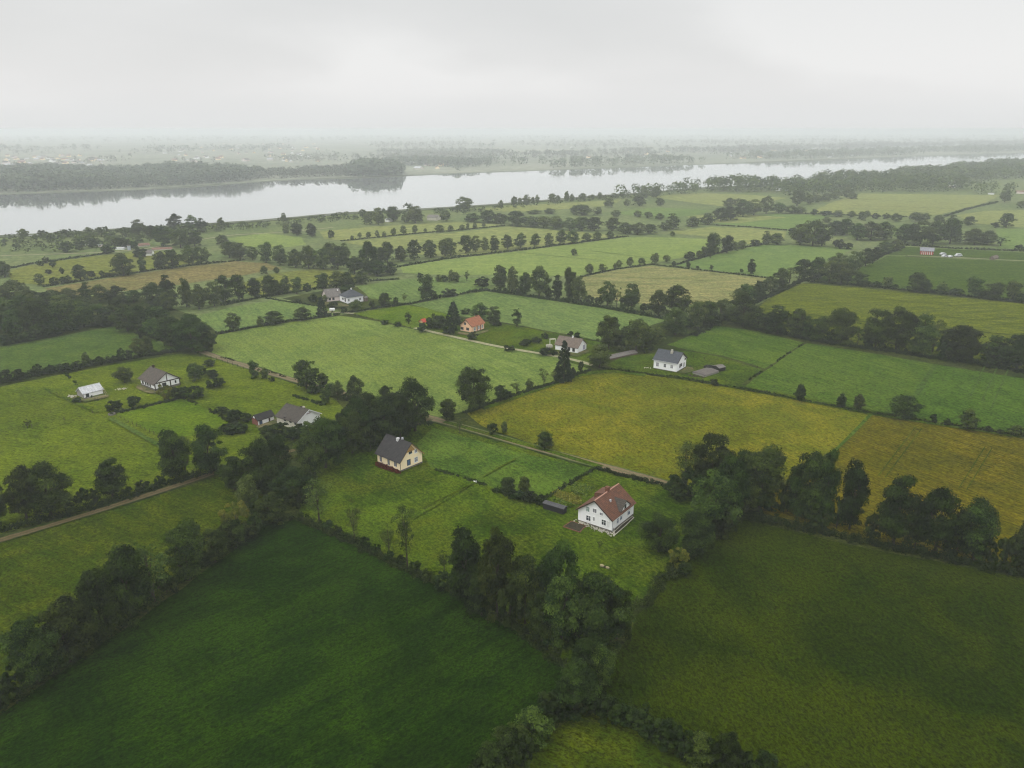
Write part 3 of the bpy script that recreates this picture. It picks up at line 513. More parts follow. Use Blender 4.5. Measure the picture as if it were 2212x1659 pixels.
FIELDS = [
 ('field', 'riverside_land', [(-900, 640), (-200, 536), (0, 514), (120, 508), (300, 496), (440, 488), (560, 480), (740, 464), (860, 458), (980, 451), (1060, 446), (1130, 440), (1300, 426), (1400, 419), (1500, 410), (1700, 400), (1850, 388), (2000, 372), (2212, 348), (2450, 334), (3200, 330), (3300, 560), (2600, 600), (2212, 570), (1960, 552), (1860, 585), (1700, 620), (1560, 690), (1440, 690), (1300, 664), (1180, 646), (1050, 627), (880, 657), (740, 680), (600, 697), (470, 720), (440, 690), (300, 640), (0, 640), (-300, 700)], 40, 3),
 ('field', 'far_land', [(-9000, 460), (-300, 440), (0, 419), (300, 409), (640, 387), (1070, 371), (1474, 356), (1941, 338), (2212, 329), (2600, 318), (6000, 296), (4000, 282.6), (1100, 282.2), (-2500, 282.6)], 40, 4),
 ('meadow', 'dark_grass', [(-150, 1640), (0, 1545), (300, 1340), (575, 1132), (645, 1122), (760, 1176), (960, 1275), (1100, 1350), (1238, 1456), (1236, 1530), (1135, 1600), (1040, 1670), (960, 1780), (-300, 1790)]),
 ('meadow', 'olive_grass', [(1290, 1505), (1375, 1330), (1440, 1258), (1492, 1204), (1545, 1166), (1604, 1122), (1900, 1190), (2290, 1265), (2700, 1350), (2700, 1800), (1850, 1800), (1700, 1715), (1560, 1652), (1400, 1566)]),
 ('meadow', 'olive_meadow', [(1265, 1530), (1400, 1575), (1560, 1660), (1690, 1730), (1750, 1790), (980, 1790), (1040, 1690), (1140, 1612)]),
 ('meadow', 'olive_meadow', [(-120, 1205), (0, 1172), (200, 1112), (400, 1052), (490, 1022), (560, 1060), (600, 1100), (570, 1124), (440, 1212), (300, 1320), (120, 1445), (-40, 1555), (-200, 1660)]),
 ('meadow', 'lush_grass', [(690, 990), (860, 930), (930, 912), (1180, 985), (1460, 1058), (1560, 1110), (1535, 1158), (1486, 1195), (1438, 1247), (1370, 1320), (1250, 1450), (1110, 1342), (965, 1265), (765, 1165), (648, 1112), (640, 1040)]),
 ('meadow', 'light_lush_grass', [(935, 925), (1100, 972), (1284, 1016), (1178, 1078), (1075, 1058), (1030, 1040), (930, 1010), (900, 960)]),
 ('meadow', 'lime_meadow', [(-120, 870), (0, 836), (200, 796), (300, 779), (390, 764), (450, 772), (560, 803), (645, 832), (720, 860), (760, 900), (620, 960), (480, 1010), (300, 1065), (0, 1155), (-150, 1195)]),
 ('lawn', 'lime_lawn', [(250, 896), (394, 860), (440, 880), (497, 913), (440, 935), (358, 950)]),
 ('meadow', 'wedge_green', [(-150, 778), (0, 748), (120, 728), (242, 705), (312, 722), (385, 757), (300, 771), (200, 789), (0, 824), (-120, 855)]),
 ('meadow', 'pale_meadow', [(470, 724), (600, 700), (735, 682), (820, 695), (915, 716), (1050, 742), (1190, 768), (1272, 797), (1200, 826), (1100, 856), (1000, 890), (935, 903), (800, 868), (640, 822), (560, 792), (455, 764)]),
 ('meadow', 'lime_lawn', [(760, 677), (880, 659), (930, 668), (975, 681), (962, 702), (915, 713), (840, 697)]),
 ('meadow', 'mid_meadow', [(415, 686), (500, 664), (600, 646), (665, 660), (720, 668), (740, 678), (600, 694), (478, 720)]),
 ('garden', 'rough_grass', [(610, 645), (700, 628), (790, 618), (840, 640), (880, 655), (760, 674), (690, 664)]),
 ('meadow', 'mid_meadow', [(770, 618), (870, 604), (970, 598), (1050, 602), (1060, 624), (960, 642), (880, 656), (800, 645)]),
 ('meadow', 'mid_meadow', [(890, 658), (960, 644), (1050, 629), (1180, 648), (1300, 666), (1440, 692), (1360, 720), (1300, 738), (1200, 718), (1075, 695), (975, 681)]),
 ('garden', 'lush_grass', [(915, 713), (960, 703), (1000, 690), (1080, 698), (1200, 720), (1300, 740), (1345, 765), (1272, 795), (1190, 767), (1050, 741)]),
 ('crop_field', 'golden_crop', [(1008, 893), (1100, 860), (1200, 830), (1275, 804), (1310, 799), (1450, 817), (1600, 842), (1740, 868), (1876, 896), (1830, 945), (1795, 975), (1720, 1030), (1600, 1090), (1480, 1052), (1330, 1014), (1180, 968), (1040, 920)]),
 ('crop_field', 'golden_stubble', [(1884, 897), (2040, 922), (2212, 948), (2400, 975), (2500, 1290), (2212, 1232), (1900, 1170), (1650, 1110), (1640, 1085), (1722, 1032), (1798, 977), (1834, 947)]),
 ('lawn', 'lush_grass', [(1310, 790), (1345, 770), (1480, 758), (1560, 772), (1645, 798), (1598, 832), (1450, 813)]),
 ('crop_field', 'green_crop', [(1485, 756), (1440, 745), (1500, 722), (1545, 703), (1640, 717), (1738, 741), (1690, 772), (1652, 797), (1565, 770)]),
 ('crop_field', 'green_crop', [(1743, 742), (1900, 766), (2018, 787), (1995, 825), (1973, 862), (1935, 900), (1878, 892), (1740, 864), (1604, 838), (1655, 800), (1695, 772)]),
 ('crop_field', 'green_rows', [(2021, 788), (2212, 818), (2500, 862), (2500, 985), (2212, 944), (2040, 915), (1940, 900), (1977, 863), (1998, 825)]),
 ('crop_field', 'yellow_green_crop', [(1735, 612), (1900, 626), (2060, 642), (2212, 657), (2500, 684), (2500, 850), (2212, 800), (2060, 774), (1900, 752), (1760, 732), (1640, 704), (1610, 690), (1655, 648)]),
 ('pasture', 'barn_pasture', [(1918, 553), (2050, 559), (2212, 565), (2500, 574), (2500, 680), (2212, 652), (2060, 636), (1900, 619), (1745, 604), (1840, 588)]),
 ('pasture', 'barn_pasture', [(1955, 533), (2060, 539), (2212, 546), (2500, 556), (2500, 571), (2212, 562), (2050, 556), (1915, 550)]),
 ('crop_field', 'beige_hay', [(1254, 600), (1330, 584), (1408, 574), (1540, 588), (1655, 602), (1610, 640), (1560, 655), (1440, 660), (1330, 650), (1270, 642)]),
 ('pasture', 'mid_pasture', [(1460, 573), (1545, 551), (1655, 528), (1750, 531), (1850, 536), (1790, 562), (1735, 580), (1668, 599), (1545, 585)]),
 ('pasture', 'light_pasture', [(865, 577), (960, 562), (1100, 546), (1240, 528), (1352, 513), (1450, 513), (1540, 517), (1560, 530), (1500, 552), (1400, 570), (1320, 582), (1250, 596), (1150, 598), (1050, 594), (960, 594), (870, 590)]),
 ('pasture', 'far_pasture', [(985, 502), (1100, 489), (1240, 501), (1345, 510), (1235, 525), (1100, 542), (960, 556), (880, 548), (930, 517)]),
 ('pasture', 'far_pasture', [(690, 500), (800, 490), (900, 484), (1000, 480), (1090, 486), (1000, 496), (900, 503), (820, 512), (740, 519), (700, 516)]),
 ('pasture', 'far_pasture', [(740, 523), (820, 515), (900, 507), (985, 503), (925, 520), (870, 540), (790, 532)]),
 ('pasture', 'far_pasture', [(1750, 459), (1800, 436), (1860, 418), (2000, 420), (2160, 422), (2125, 440), (2080, 453), (2000, 469), (1880, 465)]),
 ('pasture', 'mid_pasture', [(1545, 485), (1600, 472), (1660, 461), (1800, 465), (1760, 480), (1700, 496), (1620, 489)]),
 ('pasture', 'far_pasture', [(1440, 502), (1540, 490), (1620, 494), (1700, 501), (1690, 522), (1620, 528), (1545, 514)]),
 ('pasture', 'far_pasture', [(1400, 425), (1510, 417), (1620, 421), (1700, 428), (1640, 440), (1560, 446), (1480, 436)]),
 ('pasture', 'far_pasture', [(2065, 465), (2130, 456), (2300, 452), (2400, 488), (2212, 492), (2100, 482)]),
 ('pasture', 'mid_pasture', [(2150, 494), (2300, 497), (2400, 543), (2240, 541), (2158, 536)]),
 ('pasture', 'lime_pasture', [(15, 587), (60, 575), (130, 564), (240, 550), (320, 541), (400, 552), (440, 566), (330, 581), (220, 598), (96, 616), (30, 612)]),
 ('crop_field', 'brown_fallow', [(96, 624), (220, 604), (330, 587), (430, 574), (510, 565), (575, 569), (610, 580), (520, 596), (400, 614), (280, 628), (150, 640)]),
 ('pasture', 'lime_pasture', [(520, 612), (590, 591), (690, 580), (760, 590), (780, 606), (700, 619), (600, 634), (540, 640)]),
 ('pasture', 'light_pasture', [(490, 516), (570, 504), (650, 513), (662, 529), (610, 536), (540, 534)]),
 ('pasture', 'far_pasture', [(1020, 452), (1160, 442), (1300, 434), (1345, 431), (1320, 444), (1220, 452), (1110, 459)]),
 ('pasture', 'mid_pasture', [(1310, 461), (1420, 448), (1540, 455), (1500, 466), (1440, 470)]),
 ('pasture', 'far_pasture', [(1480, 468), (1560, 460), (1700, 470), (1600, 482), (1530, 482)]),
]
for f in FIELDS:
    ground_patch(f[0], f[2], G[f[1]], step=f[3] if len(f) > 3 else 5, amp=f[4] if len(f) > 4 else .5)

# ------------------------------------------------------------------ river
def water_mat():
    m, t = nt('river_water'); tc = N(t, 'ShaderNodeTexCoord')
    n = N(t, 'ShaderNodeTexNoise', Scale=0.35, Detail=5.0, Roughness=0.6); t.links.new(tc.outputs['Object'], n.inputs['Vector'])
    n2 = N(t, 'ShaderNodeTexNoise', Scale=0.006, Detail=3.0, Roughness=0.5, Distortion=0.8); t.links.new(tc.outputs['Object'], n2.inputs['Vector'])
    p = finish(t, (.58, .60, .60), 0.09, n.outputs[0], 0.06, 0.06, 0.5)
    r = ramp(t, [(.4, (.02,) * 3), (.62, (.075,) * 3)], n2.outputs[0]); t.links.new(r.outputs[0], p.inputs['Roughness'])
    p.inputs['IOR'].default_value = 1.6; p.inputs['Metallic'].default_value = 0.85
    return m
NEAR = [(-500, 566), (-200, 534), (0, 512), (120, 506), (300, 494), (440, 486), (560, 478), (740, 462), (860, 456), (980, 449), (1060, 444), (1130, 438), (1300, 424), (1400, 417), (1500, 408), (1700, 398), (1850, 386), (2000, 370), (2212, 346), (2450, 331)]
FAR = [(2450, 323), (2212, 329), (2080, 334), (1941, 338), (1800, 345), (1641, 351), (1474, 356), (1300, 363), (1180, 367), (1070, 371), (1000, 373), (865, 380), (737, 385), (640, 387), (560, 392), (430, 402), (300, 409), (150, 414), (0, 419), (-300, 440), (-600, 470)]
ground_patch('river', NEAR + FAR, water_mat(), step=18, amp=2.5)
mud = plain('bank_reeds', (.075, .09, .045), 1.0, .4, .2)
ground_patch('beach', [(x, y) for x, y in NEAR if -300 < x < 2300] + [(x, y - (y - 279) * .012 - .6) for x, y in NEAR[::-1] if -300 < x < 2300], mud, step=10, amp=1.5)
ground_patch('beach', [(x, y) for x, y in FAR if -400 < x < 2300] + [(x, y + (y - 279) * .014 + .4) for x, y in FAR[::-1] if -400 < x < 2300], mud, step=10, amp=1.5)

# ------------------------------------------------------------------ tracks
def track_mat(name, tan, grass, centre=0.55):
    m, t = nt(name); tc = N(t, 'ShaderNodeTexCoord'); sp = N(t, 'ShaderNodeSeparateXYZ'); t.links.new(tc.outputs['UV'], sp.inputs[0])
    n = N(t, 'ShaderNodeTexNoise', Scale=0.6, Detail=6.0, Roughness=0.7); t.links.new(tc.outputs['Object'], n.inputs['Vector'])
    v = mth(t, 'ADD', sp.outputs[1], mth(t, 'MULTIPLY', mth(t, 'SUBTRACT', n.outputs[0], 0.5), 0.35))
    c = tuple(a * (1 - centre) + b * centre for a, b in zip(tan, grass))
    r = ramp(t, [(0.06, grass), (0.2, tan), (0.36, tan), (0.47, c), (0.55, c), (0.66, tan), (0.82, tan), (0.95, grass)], v)
    n2 = N(t, 'ShaderNodeTexNoise', Scale=2.0, Detail=5.0, Roughness=0.7); t.links.new(tc.outputs['Object'], n2.inputs['Vector'])
    g = ramp(t, [(.3, (.7,) * 3), (.7, (1.25,) * 3)], n2.outputs[0])
    finish(t, mixc(t, r.outputs[0], g.outputs[0], 1.0, 'MULTIPLY'), 1.0, n2.outputs[0], .5, .1, .05)
    return m
def strip(name, pts, w, mat, kind='structure'):
    fz[0] += 0.004
    P = [ground(*p) for p in pts]; Q = []
    for a, b in zip(P, P[1:]):
        k = max(1, int((b - a).length / 4))
        Q += [a.lerp(b, i / k) for i in range(k)]
    Q.append(P[-1])
    for _ in range(6): Q = [Q[0]] + [(Q[i - 1] + Q[i] * 2 + Q[i + 1]) / 4 for i in range(1, len(Q) - 1)] + [Q[-1]]
    m = MB(); s = 0.0; prev = None; r = random.Random(len(pts))
    for i, p in enumerate(Q):
        d = (Q[min(i + 1, len(Q) - 1)] - Q[max(i - 1, 0)]).normalized(); n = Vector((-d.y, d.x, 0)); ww = w * (.5 + r.uniform(-.05, .05))
        cur = (p + n * ww + Vector((0, 0, fz[0])), p - n * ww + Vector((0, 0, fz[0])), s)
        if prev: m.quad([prev[1], cur[1], cur[0], prev[0]], [(prev[2], 0), (cur[2], 0), (cur[2], 1), (prev[2], 1)])
        prev = cur; s += 4
    o = m.build(name, mat)
    o['kind'] = kind; return o
TM = track_mat('dirt_track', (.165, .125, .075), (.05, .085, .02), .45)
TM2 = track_mat('dark_track', (.110, .078, .040), (.030, .055, .012), .5)
TM3 = track_mat('pale_path', (.30, .27, .17), (.09, .14, .035), .5)
strip('dirt_road', [(425, 757), (480, 776), (560, 800), (640, 824), (780, 862), (930, 904), (1010, 926), (1180, 976), (1330, 1016), (1450, 1046), (1530, 1075), (1600, 1106)], 3.6, TM)
strip('dirt_road', [(-60, 1186), (0, 1168), (100, 1140), (200, 1110), (280, 1083), (400, 1045), (490, 1016), (545, 990), (640, 968), (745, 962), (850, 935), (930, 905)], 2.4, TM2)
strip('path', [(895, 709), (930, 717), (1000, 733), (1085, 752), (1160, 763), (1200, 770), (1265, 782), (1280, 790)], 2.6, TM3)
strip('path', [(690, 674), (740, 676), (765, 678)], 2.2, TM3)
strip('path', [(1960, 553), (2060, 556), (2160, 562), (2260, 566)], 2.4, TM3)
strip('path', [(0, 553), (130, 549), (250, 545), (300, 540), (420, 520), (500, 508), (600, 503), (720, 492)], 3.0, TM3)
strip('path', [(1880, 897), (1840, 940), (1800, 978)], 1.0, G['green_crop'])
strip('path', [(1300, 1010), (1160, 968), (1040, 935), (960, 912)], .01 + 2.0, G['lush_grass'])
strip('path', [(1026, 1042), (960, 1082), (890, 1122)], 1.0, G['lush_grass'])
strip('path', [(2021, 788), (1996, 826), (1975, 863), (1938, 898)], 1.6, G['wedge_green'])
strip('path', [(1640, 666), (1900, 700), (2060, 712), (2300, 736)], 1.0, G['olive_grass'])
strip('path', [(1395, 812), (1320, 797), (1260, 806), (1150, 846), (1040, 884)], 3.0, G['lush_grass'])
strip('path', [(1320, 793), (1450, 812), (1600, 837), (1880, 893), (2212, 944)], 4.0, G['lush_grass'])

# tractor lines and old furrows
def TL(tile, a, b, w, mat, off=0.0):
    A, B = gp(tile, *a), gp(tile, *b); d = (B - A).normalized(); n = Vector((-d.y, d.x, 0)) * off
    def back(P):                     # ground point -> full-picture pixel
        z = P.y * CP + CAM_H * SP; return (CX + FPX * P.x / z, CY - FPX * (P.y * SP - CAM_H * CP) / z)
    strip('path', [back(A + n), back((A + B) / 2 + n), back(B + n)], w, mat)
for off in (-.8, .8): TL(11, (1560, 175), (1330, 480), .3, G['olive_meadow'], off)
for off in (-.8, .8): TL(11, (1990, 300), (1830, 560), .25, G['olive_meadow'], off)
for a, b in (((1990, 850), (1880, 1080)), ((2120, 900), (2010, 1150)), ((2060, 870), (1950, 1110))): TL(7, a, b, .5, G['wedge_green'])
for a, b in (((1140, 600), (1860, 630)), ((1090, 640), (1760, 662)), ((1060, 660), (1640, 690))): TL(3, a, b, 1.6, G['rough_grass'])
for a, b in (((720, 450), (2200, 600)), ((760, 480), (2200, 640)), ((700, 420), (2200, 560))): TL(7, a, b, .6, G['barn_pasture'])
for a, b in (((600, 250), (1300, 320)), ((1180, 235), (1700, 300))): TL(6, a, b, 1.2, G['mid_pasture'])
for a, b in (((1130, 480), (1800, 520)), ((1180, 520), (1680, 560)), ((1140, 450), (2100, 480))): TL(6, a, b, .8, G['mid_pasture'])
TL(13, (1340, 150), (930, 350), .5, G['olive_meadow']); TL(13, (1420, 90), (1700, -60), .6, G['lush_grass'])
TL(8, (860, 560), (1290, 800), 1.6, G['wedge_green']); TL(8, (350, 330), (760, 520), 1.2, G['lush_grass'])

G['yard'] = field_mat('yard', (.085, .085, .035), (.15, .125, .065), (.05, .075, .016), streak=.1, fine=1.2, patch=.12, c3amt=.8)
for t_, pts in (('E', [(830, 790), (1060, 670), (1180, 690), (1230, 760), (1000, 830)]), ('D', [(1180, 500), (1460, 610), (1620, 560), (1580, 640), (1380, 640), (1150, 540)]), 
                ('D', [(130, 690), (290, 740), (700, 660), (700, 700), (300, 790), (90, 740)]), ('F', [(430, 560), (900, 620), (1120, 540), (1180, 580), (920, 680), (420, 610)]), ('G', [(1130, 590), (1420, 620), (1780, 540), (1800, 570), (1440, 670), (1100, 620)]), ('C', [(800, 620), (900, 760), (380, 880), (300, 830), (700, 690)]), ('H', [(640, 620), (1240, 680), (1300, 740), (900, 780), (600, 700)])):
    ground_patch('yard', [px(t_, *q) for q in pts], G['yard'], step=2, amp=.5)
# ------------------------------------------------------------------ foliage
LM = {'dark': leaf_mat('leaves_dark', (.007, .017, .004), (.046, .080, .011)),
      'mid': leaf_mat('leaves_mid', (.010, .026, .005), (.072, .116, .018)),
      'pale': leaf_mat('leaves_olive', (.020, .040, .008), (.085, .120, .024)),
      'yellow': leaf_mat('leaves_yellow', (.055, .075, .010), (.15, .155, .020), .15, .01),
      'conifer': leaf_mat('needles', (.007, .020, .008), (.022, .046, .018), .2),
      'hedge': leaf_mat('hedge_leaves', (.008, .019, .004), (.038, .064, .011), .2),
      'far': leaf_mat('hazed_far_leaves', (.085, .11, .07), (.16, .19, .115), .25),  # distance haze painted into these lightened leaf colours
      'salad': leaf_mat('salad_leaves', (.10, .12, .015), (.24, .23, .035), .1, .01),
      'misty': leaf_mat('hazed_misty_leaves', (.13, .15, .115), (.19, .205, .155), .15),  # paler still: haze of the far plain put into the leaf colour
      'crop': leaf_mat('crop_leaves', (.055, .12, .014), (.16, .22, .03), .1),
      'flower': leaf_mat('red_plants', (.05, .012, .008), (.17, .035, .02), .1)}
BARK = plain('bark', (.045, .036, .026), 0.95, .4, 6, bump=.3)

def quads(Cn, Nn, size, rng, elong=1.0):
    """leaf-clump quads at centres Cn facing Nn"""
    n = len(Cn)
    r = rng.normal(size=(n, 3)); Nn = Nn / (np.linalg.norm(Nn, axis=1, keepdims=True) + 1e-9)
    u = np.cross(Nn, r); u /= np.linalg.norm(u, axis=1, keepdims=True) + 1e-9; w = np.cross(Nn, u)
    s = size * rng.uniform(.6, 1.25, (n, 1)); s2 = s * elong * rng.uniform(.7, 1.1, (n, 1))
    bend = Nn * s * rng.uniform(-.25, .25, (n, 1))
    V = np.stack([Cn - u * s - w * s2 * .4, Cn - w * s2 * 1.1 * .6 + u * s * .5 + bend, Cn + u * s * 1.05 + w * s2 * .45, Cn + w * s2 - u * s * .35 + bend], 1)
    return V.reshape(-1, 3)
def clump_cloud(cl, per, leaf, rng, up=.35, jit=.38):
    """cl: (x,y,z,r) clumps -> vertices, per-face tint"""
    Vs, T = [], []
    for (x, y, z, r) in cl:
        k = max(6, int(per * (r / .13) ** 2))
        d = rng.normal(size=(k, 3)); d /= np.linalg.norm(d, axis=1, keepdims=True)
        d[:, 2] = np.where(d[:, 2] < -.35, -d[:, 2] * .6, d[:, 2])
        rad = r * (rng.uniform(.35, 1.0, (k, 1)) ** .5) * (1 + rng.normal(size=(k, 1)) * .10)
        c = np.array([x, y, z]) + d * rad * np.array([1.0, 1.0, .8])
        n = d + rng.normal(size=(k, 3)) * jit + np.array([0, 0, up])
        Vs.append(quads(c, n, leaf, rng)); b = rng.uniform(.05, .85)
        T.append(np.clip(b + rng.normal(size=k) * .18, 0, 1))
    return np.concatenate(Vs), np.concatenate(T)

def crown_clumps(kind, rng, n):
    out = []
    if kind == 'c':
        for i in range(n):
            z = .06 + .9 * (i / n) ** 1.1; R = .36 * (1 - z) ** .85 + .015; a = i * 2.4 + rng.uniform(-.4, .4); rr = R * rng.uniform(.55, 1.0)
            out.append((math.cos(a) * rr, math.sin(a) * rr, z - .03, .045 + .055 * (1 - z)))
        return out
    ax, az, zc = {'r': (.36, .43, .52), 'o': (.25, .46, .51), 'p': (.15, .46, .51), 's': (.28, .40, .56), 'b': (.46, .42, .44)}[kind]
    # a few big lobes give the outline its unevenness
    lobes = [(rng.uniform(0, 6.28), rng.uniform(-.6, .9), rng.uniform(.55, 1.28)) for _ in range(7)]
    for i in range(n):
        d = rng.normal(size=3); d /= np.linalg.norm(d)
        f = rng.uniform(.25, 1.0) ** (.42 if kind != 's' else .7)
        a = math.atan2(d[1], d[0]); g = 1.0
        for la, lz, lg in lobes:
            w = math.exp(-((((a - la + math.pi) % (2 * math.pi)) - math.pi) / .7) ** 2 - ((d[2] - lz) / .5) ** 2); g += (lg - 1) * w
        taper = 1.0 - (.34 * max(d[2], 0) if kind in 'op' else .26 * max(d[2], 0) if kind == 'r' else .10 * max(d[2], 0)) - (.22 * max(-d[2], 0) ** 2 if kind != 'b' else 0)
        r = rng.uniform(.06, .165) * (.75 if kind in 'sp' else 1.0)
        out.append((d[0] * ax * f * g * taper, d[1] * ax * f * g * taper, max(zc + d[2] * az * f * g, r * .6), r))
    if kind in 'ro':                     # low skirt: suckers and hedge growth around the foot
        for i in range(int(n * .20)):
            a = rng.uniform(0, 6.28); q = ax * rng.uniform(.1, .85) ** .7; r = rng.uniform(.06, .12)
            out.append((math.cos(a) * q, math.sin(a) * q, rng.uniform(.05, .34), r))
    return out
def make_trunk(kind, cl, rng):
    m = MB(); lean = Vector((rng.uniform(-.03, .03), rng.uniform(-.03, .03), 0))
    H = {'r': .62, 'o': .72, 'p': .8, 's': .78, 'c': .95, 'b': .35}[kind]; R = {'r': .024, 'o': .020, 'p': .015, 's': .017, 'c': .016, 'b': .02}[kind]
    pts = [Vector((0, 0, -.02)), Vector((0, 0, .03)) + lean * .1, lean * .5 + Vector((0, 0, H * .4)), lean + Vector((0, 0, H * .75)), lean * 1.2 + Vector((0, 0, H))]
    m.tube(pts, [R * 1.6, R * 1.1, R * .85, R * .55, R * .2], 7)
    if kind != 'c':
        for j in range(4 if kind == 'b' else 11 if kind == 's' else 8):
            x, y, z, r = cl[int(rng.integers(len(cl)))]
            z0 = min(max(z * .55, .12), H * .9); s = Vector((lean.x * z0, lean.y * z0, z0)); e = Vector((x, y, max(z, z0 + .03)))
            mid = s.lerp(e, .5) + Vector((0, 0, -.03)); m.tube([s, mid, e], [R * .5, R * .34, R * .12], 5)
    return m.mesh('trunk', BARK)

PROTO = {}
def make_proto(kind, lod, seed, matk):
    rng = np.random.default_rng(seed * 13 + ord(kind))
    n = {'r': 62, 'o': 56, 'p': 42, 's': 30, 'c': 92, 'b': 34}[kind]
    per, leaf = {0: (270, .0145), 1: (85, .024), 2: (30, .042)}[lod]
    if kind == 'b': per, leaf = {0: (120, .038), 1: (52, .055), 2: (20, .09)}[lod]
    if kind == 's': per = int(per * .42)
    if kind == 'c': per = int(per * 1.1)
    cl = crown_clumps(kind, rng, n)
    V, T = clump_cloud(cl, per, leaf, rng, up=.1 if kind == 'c' else .5)
    V[:, 2] = np.maximum(V[:, 2], .005)
    V[:, 2] /= V[:, 2].max()
    width = 2 * np.percentile(np.hypot(V[:, 0], V[:, 1]), 96)
    F = np.arange(len(V), dtype=np.int32).reshape(-1, 4)
    me = np_mesh('crown', V.astype(np.float32), F, [LM[matk]], attr=T)
    return me, make_trunk(kind, cl, rng), width
for kind, nv in (('r', 9), ('o', 5), ('p', 1), ('s', 4), ('c', 3), ('b', 5)):
    for lod in (0, 1, 2):
        PROTO[kind, lod] = [make_proto(kind, lod, s, {'c': 'conifer', 's': 'pale', 'b': 'hedge'}.get(kind, ('pale' if s % 2 else 'mid') if lod == 2 else ('dark', 'mid', 'pale')[s % 3] if lod == 1 else 'mid' if s in (3, 7) else 'dark')) for s in range(nv)]  # small far crowns skip the dark leaves; paler colour stands in for haze
PROTO['y', 0] = PROTO['y', 1] = PROTO['y', 2] = [make_proto('b', 0, 9, 'yellow')]

ORD = ['first', 'second', 'third', 'fourth', 'fifth', 'sixth', 'seventh', 'eighth', 'ninth', 'tenth', 'eleventh', 'twelfth', 'thirteenth', 'fourteenth', 'fifteenth',
       'sixteenth', 'seventeenth', 'eighteenth', 'nineteenth', 'twentieth', 'twenty-first', 'twenty-second', 'twenty-third', 'twenty-fourth', 'twenty-fifth', 'twenty-sixth', 'twenty-seventh', 'twenty-eighth', 'twenty-ninth', 'thirtieth',
       'thirty-first', 'thirty-second', 'thirty-third']
NOUN = {'r': 'round tree', 'o': 'oval tree', 's': 'sparse tree', 'c': 'pointed conifer', 'p': 'slim tree', 'b': 'bush', 'y': 'yellowish bush'}
NAME = {'r': 'broadleaf_tree', 'o': 'broadleaf_tree', 's': 'sparse_tree', 'c': 'conifer_tree', 'p': 'poplar_tree', 'b': 'bush', 'y': 'flowering_bush'}
CAT = {'r': 'tree', 'o': 'tree', 's': 'tree', 'c': 'tree', 'p': 'tree', 'b': 'bush', 'y': 'bush'}
def sub_it(place, anchor): return ' '.join(anchor if q == 'it' else q for q in place.split())
rr = random.Random(11)
n_tree = 0
small_trees = []
BIG = sorted([-(yb - yt) * w * TILES[r[0]][2] ** 2 for r in ROWS for (x, yb, yt, w, k) in r[4] if k in 'ro'])
BIG_MIN = -BIG[min(299, len(BIG) - 1)]
def place_tree(kind, P, h, w, hpx, label, group):
    """one tree or bush: its Empty with a crown and (where the photograph shows it) a trunk"""
    lod = 0 if hpx > 70 else 1 if hpx > 26 else 2
    var = PROTO[kind, lod]; cm, tm, pw = var[rr.randrange(len(var))]
    sc = (w / pw * 1.04, w / pw * 1.04, h)
    rz = rr.uniform(0, 6.28)
    if hpx < 22 and kind != 's':                                   # too small for parts
        o = link(NAME[kind], cm, None, P); o.scale = sc; o.rotation_euler = (0, 0, rz); tag(o, label, CAT[kind], group); return o
    root = thing(NAME[kind], label, CAT[kind], P, rz, group)
    c = link('crown', cm, root); c.scale = sc
    if kind not in 'by' or hpx > 45:
        t = link('trunk', tm, root); t.scale = sc
    return root
for tile, anchor, axy, place, items in ROWS:
    A = ground(*axy); rec = []
    for (x, yb, yt, w, k) in items:
        bx, by = px(tile, x, yb); _, ty = px(tile, x, yt)
        P = ground(bx, by); h = max(height_at(P, ty), .8); wm = w * TILES[tile][2] * ND * depth_at(P) / FPX
        rec.append([(P - A).length, k, P, h, wm, by - ty, (yb - yt) * w * TILES[tile][2] ** 2])
    rec.sort(key=lambda q: q[0]); cnt = {}; tot = {}
    for q in rec: tot[q[1]] = tot.get(q[1], 0) + 1
    for d, k, P, h, wm, hp, area in rec:
        i = cnt.get(k, 0); cnt[k] = i + 1
        if len(items) == 1: lab = f'{NOUN[k]} {place}'
        elif tot[k] == 1: lab = f'only {NOUN[k]} {sub_it(place, anchor)}'
        else: lab = f'{ORD[i]} {NOUN[k]} from {anchor} {place}'
        if k in 'ro' and area < BIG_MIN: small_trees.append((k, P, h, wm)); continue
        place_tree(k, P, h, wm, hp, lab, ('trees ' if CAT[k] == 'tree' else 'bushes ') + sub_it(place, anchor) if len(items) > 1 else None)
        n_tree += 1
print('TREES', n_tree, 'merged', len(small_trees))
# the hundred-odd smallest far trees past the three hundred that show largest: one mass
Vs, T, M_ = [], [], []
for k, P, h, w in small_trees:
    cm, tm, pw = PROTO[k, 2][rr.randrange(len(PROTO[k, 2]))]; V = np.empty(len(cm.vertices) * 3, np.float32); cm.vertices.foreach_get('co', V); V = V.reshape(-1, 3).copy()
    a = rr.uniform(0, 6.28); V *= np.array([w / pw, w / pw, h]); V = np.stack([V[:, 0] * math.cos(a) - V[:, 1] * math.sin(a), V[:, 0] * math.sin(a) + V[:, 1] * math.cos(a), V[:, 2]], 1) + np.array([P.x, P.y, 0])
    tt = np.empty(len(cm.polygons), np.float32); cm.attributes['tint'].data.foreach_get('value', tt); Vs.append(V); T.append(np.clip(tt + rr.uniform(-.25, .2), 0, 1))
V = np.concatenate(Vs); O = np.array([0, 700.0, 0])
o = link('distant_trees', np_mesh('distant_trees', (V - O).astype(np.float32), np.arange(len(V), dtype=np.int32).reshape(-1, 4), [LM['pale']], attr=np.concatenate(T)), None, Vector(O))
tag(o, 'smallest trees dotted along the field edges and river bank', 'trees', kind='stuff')

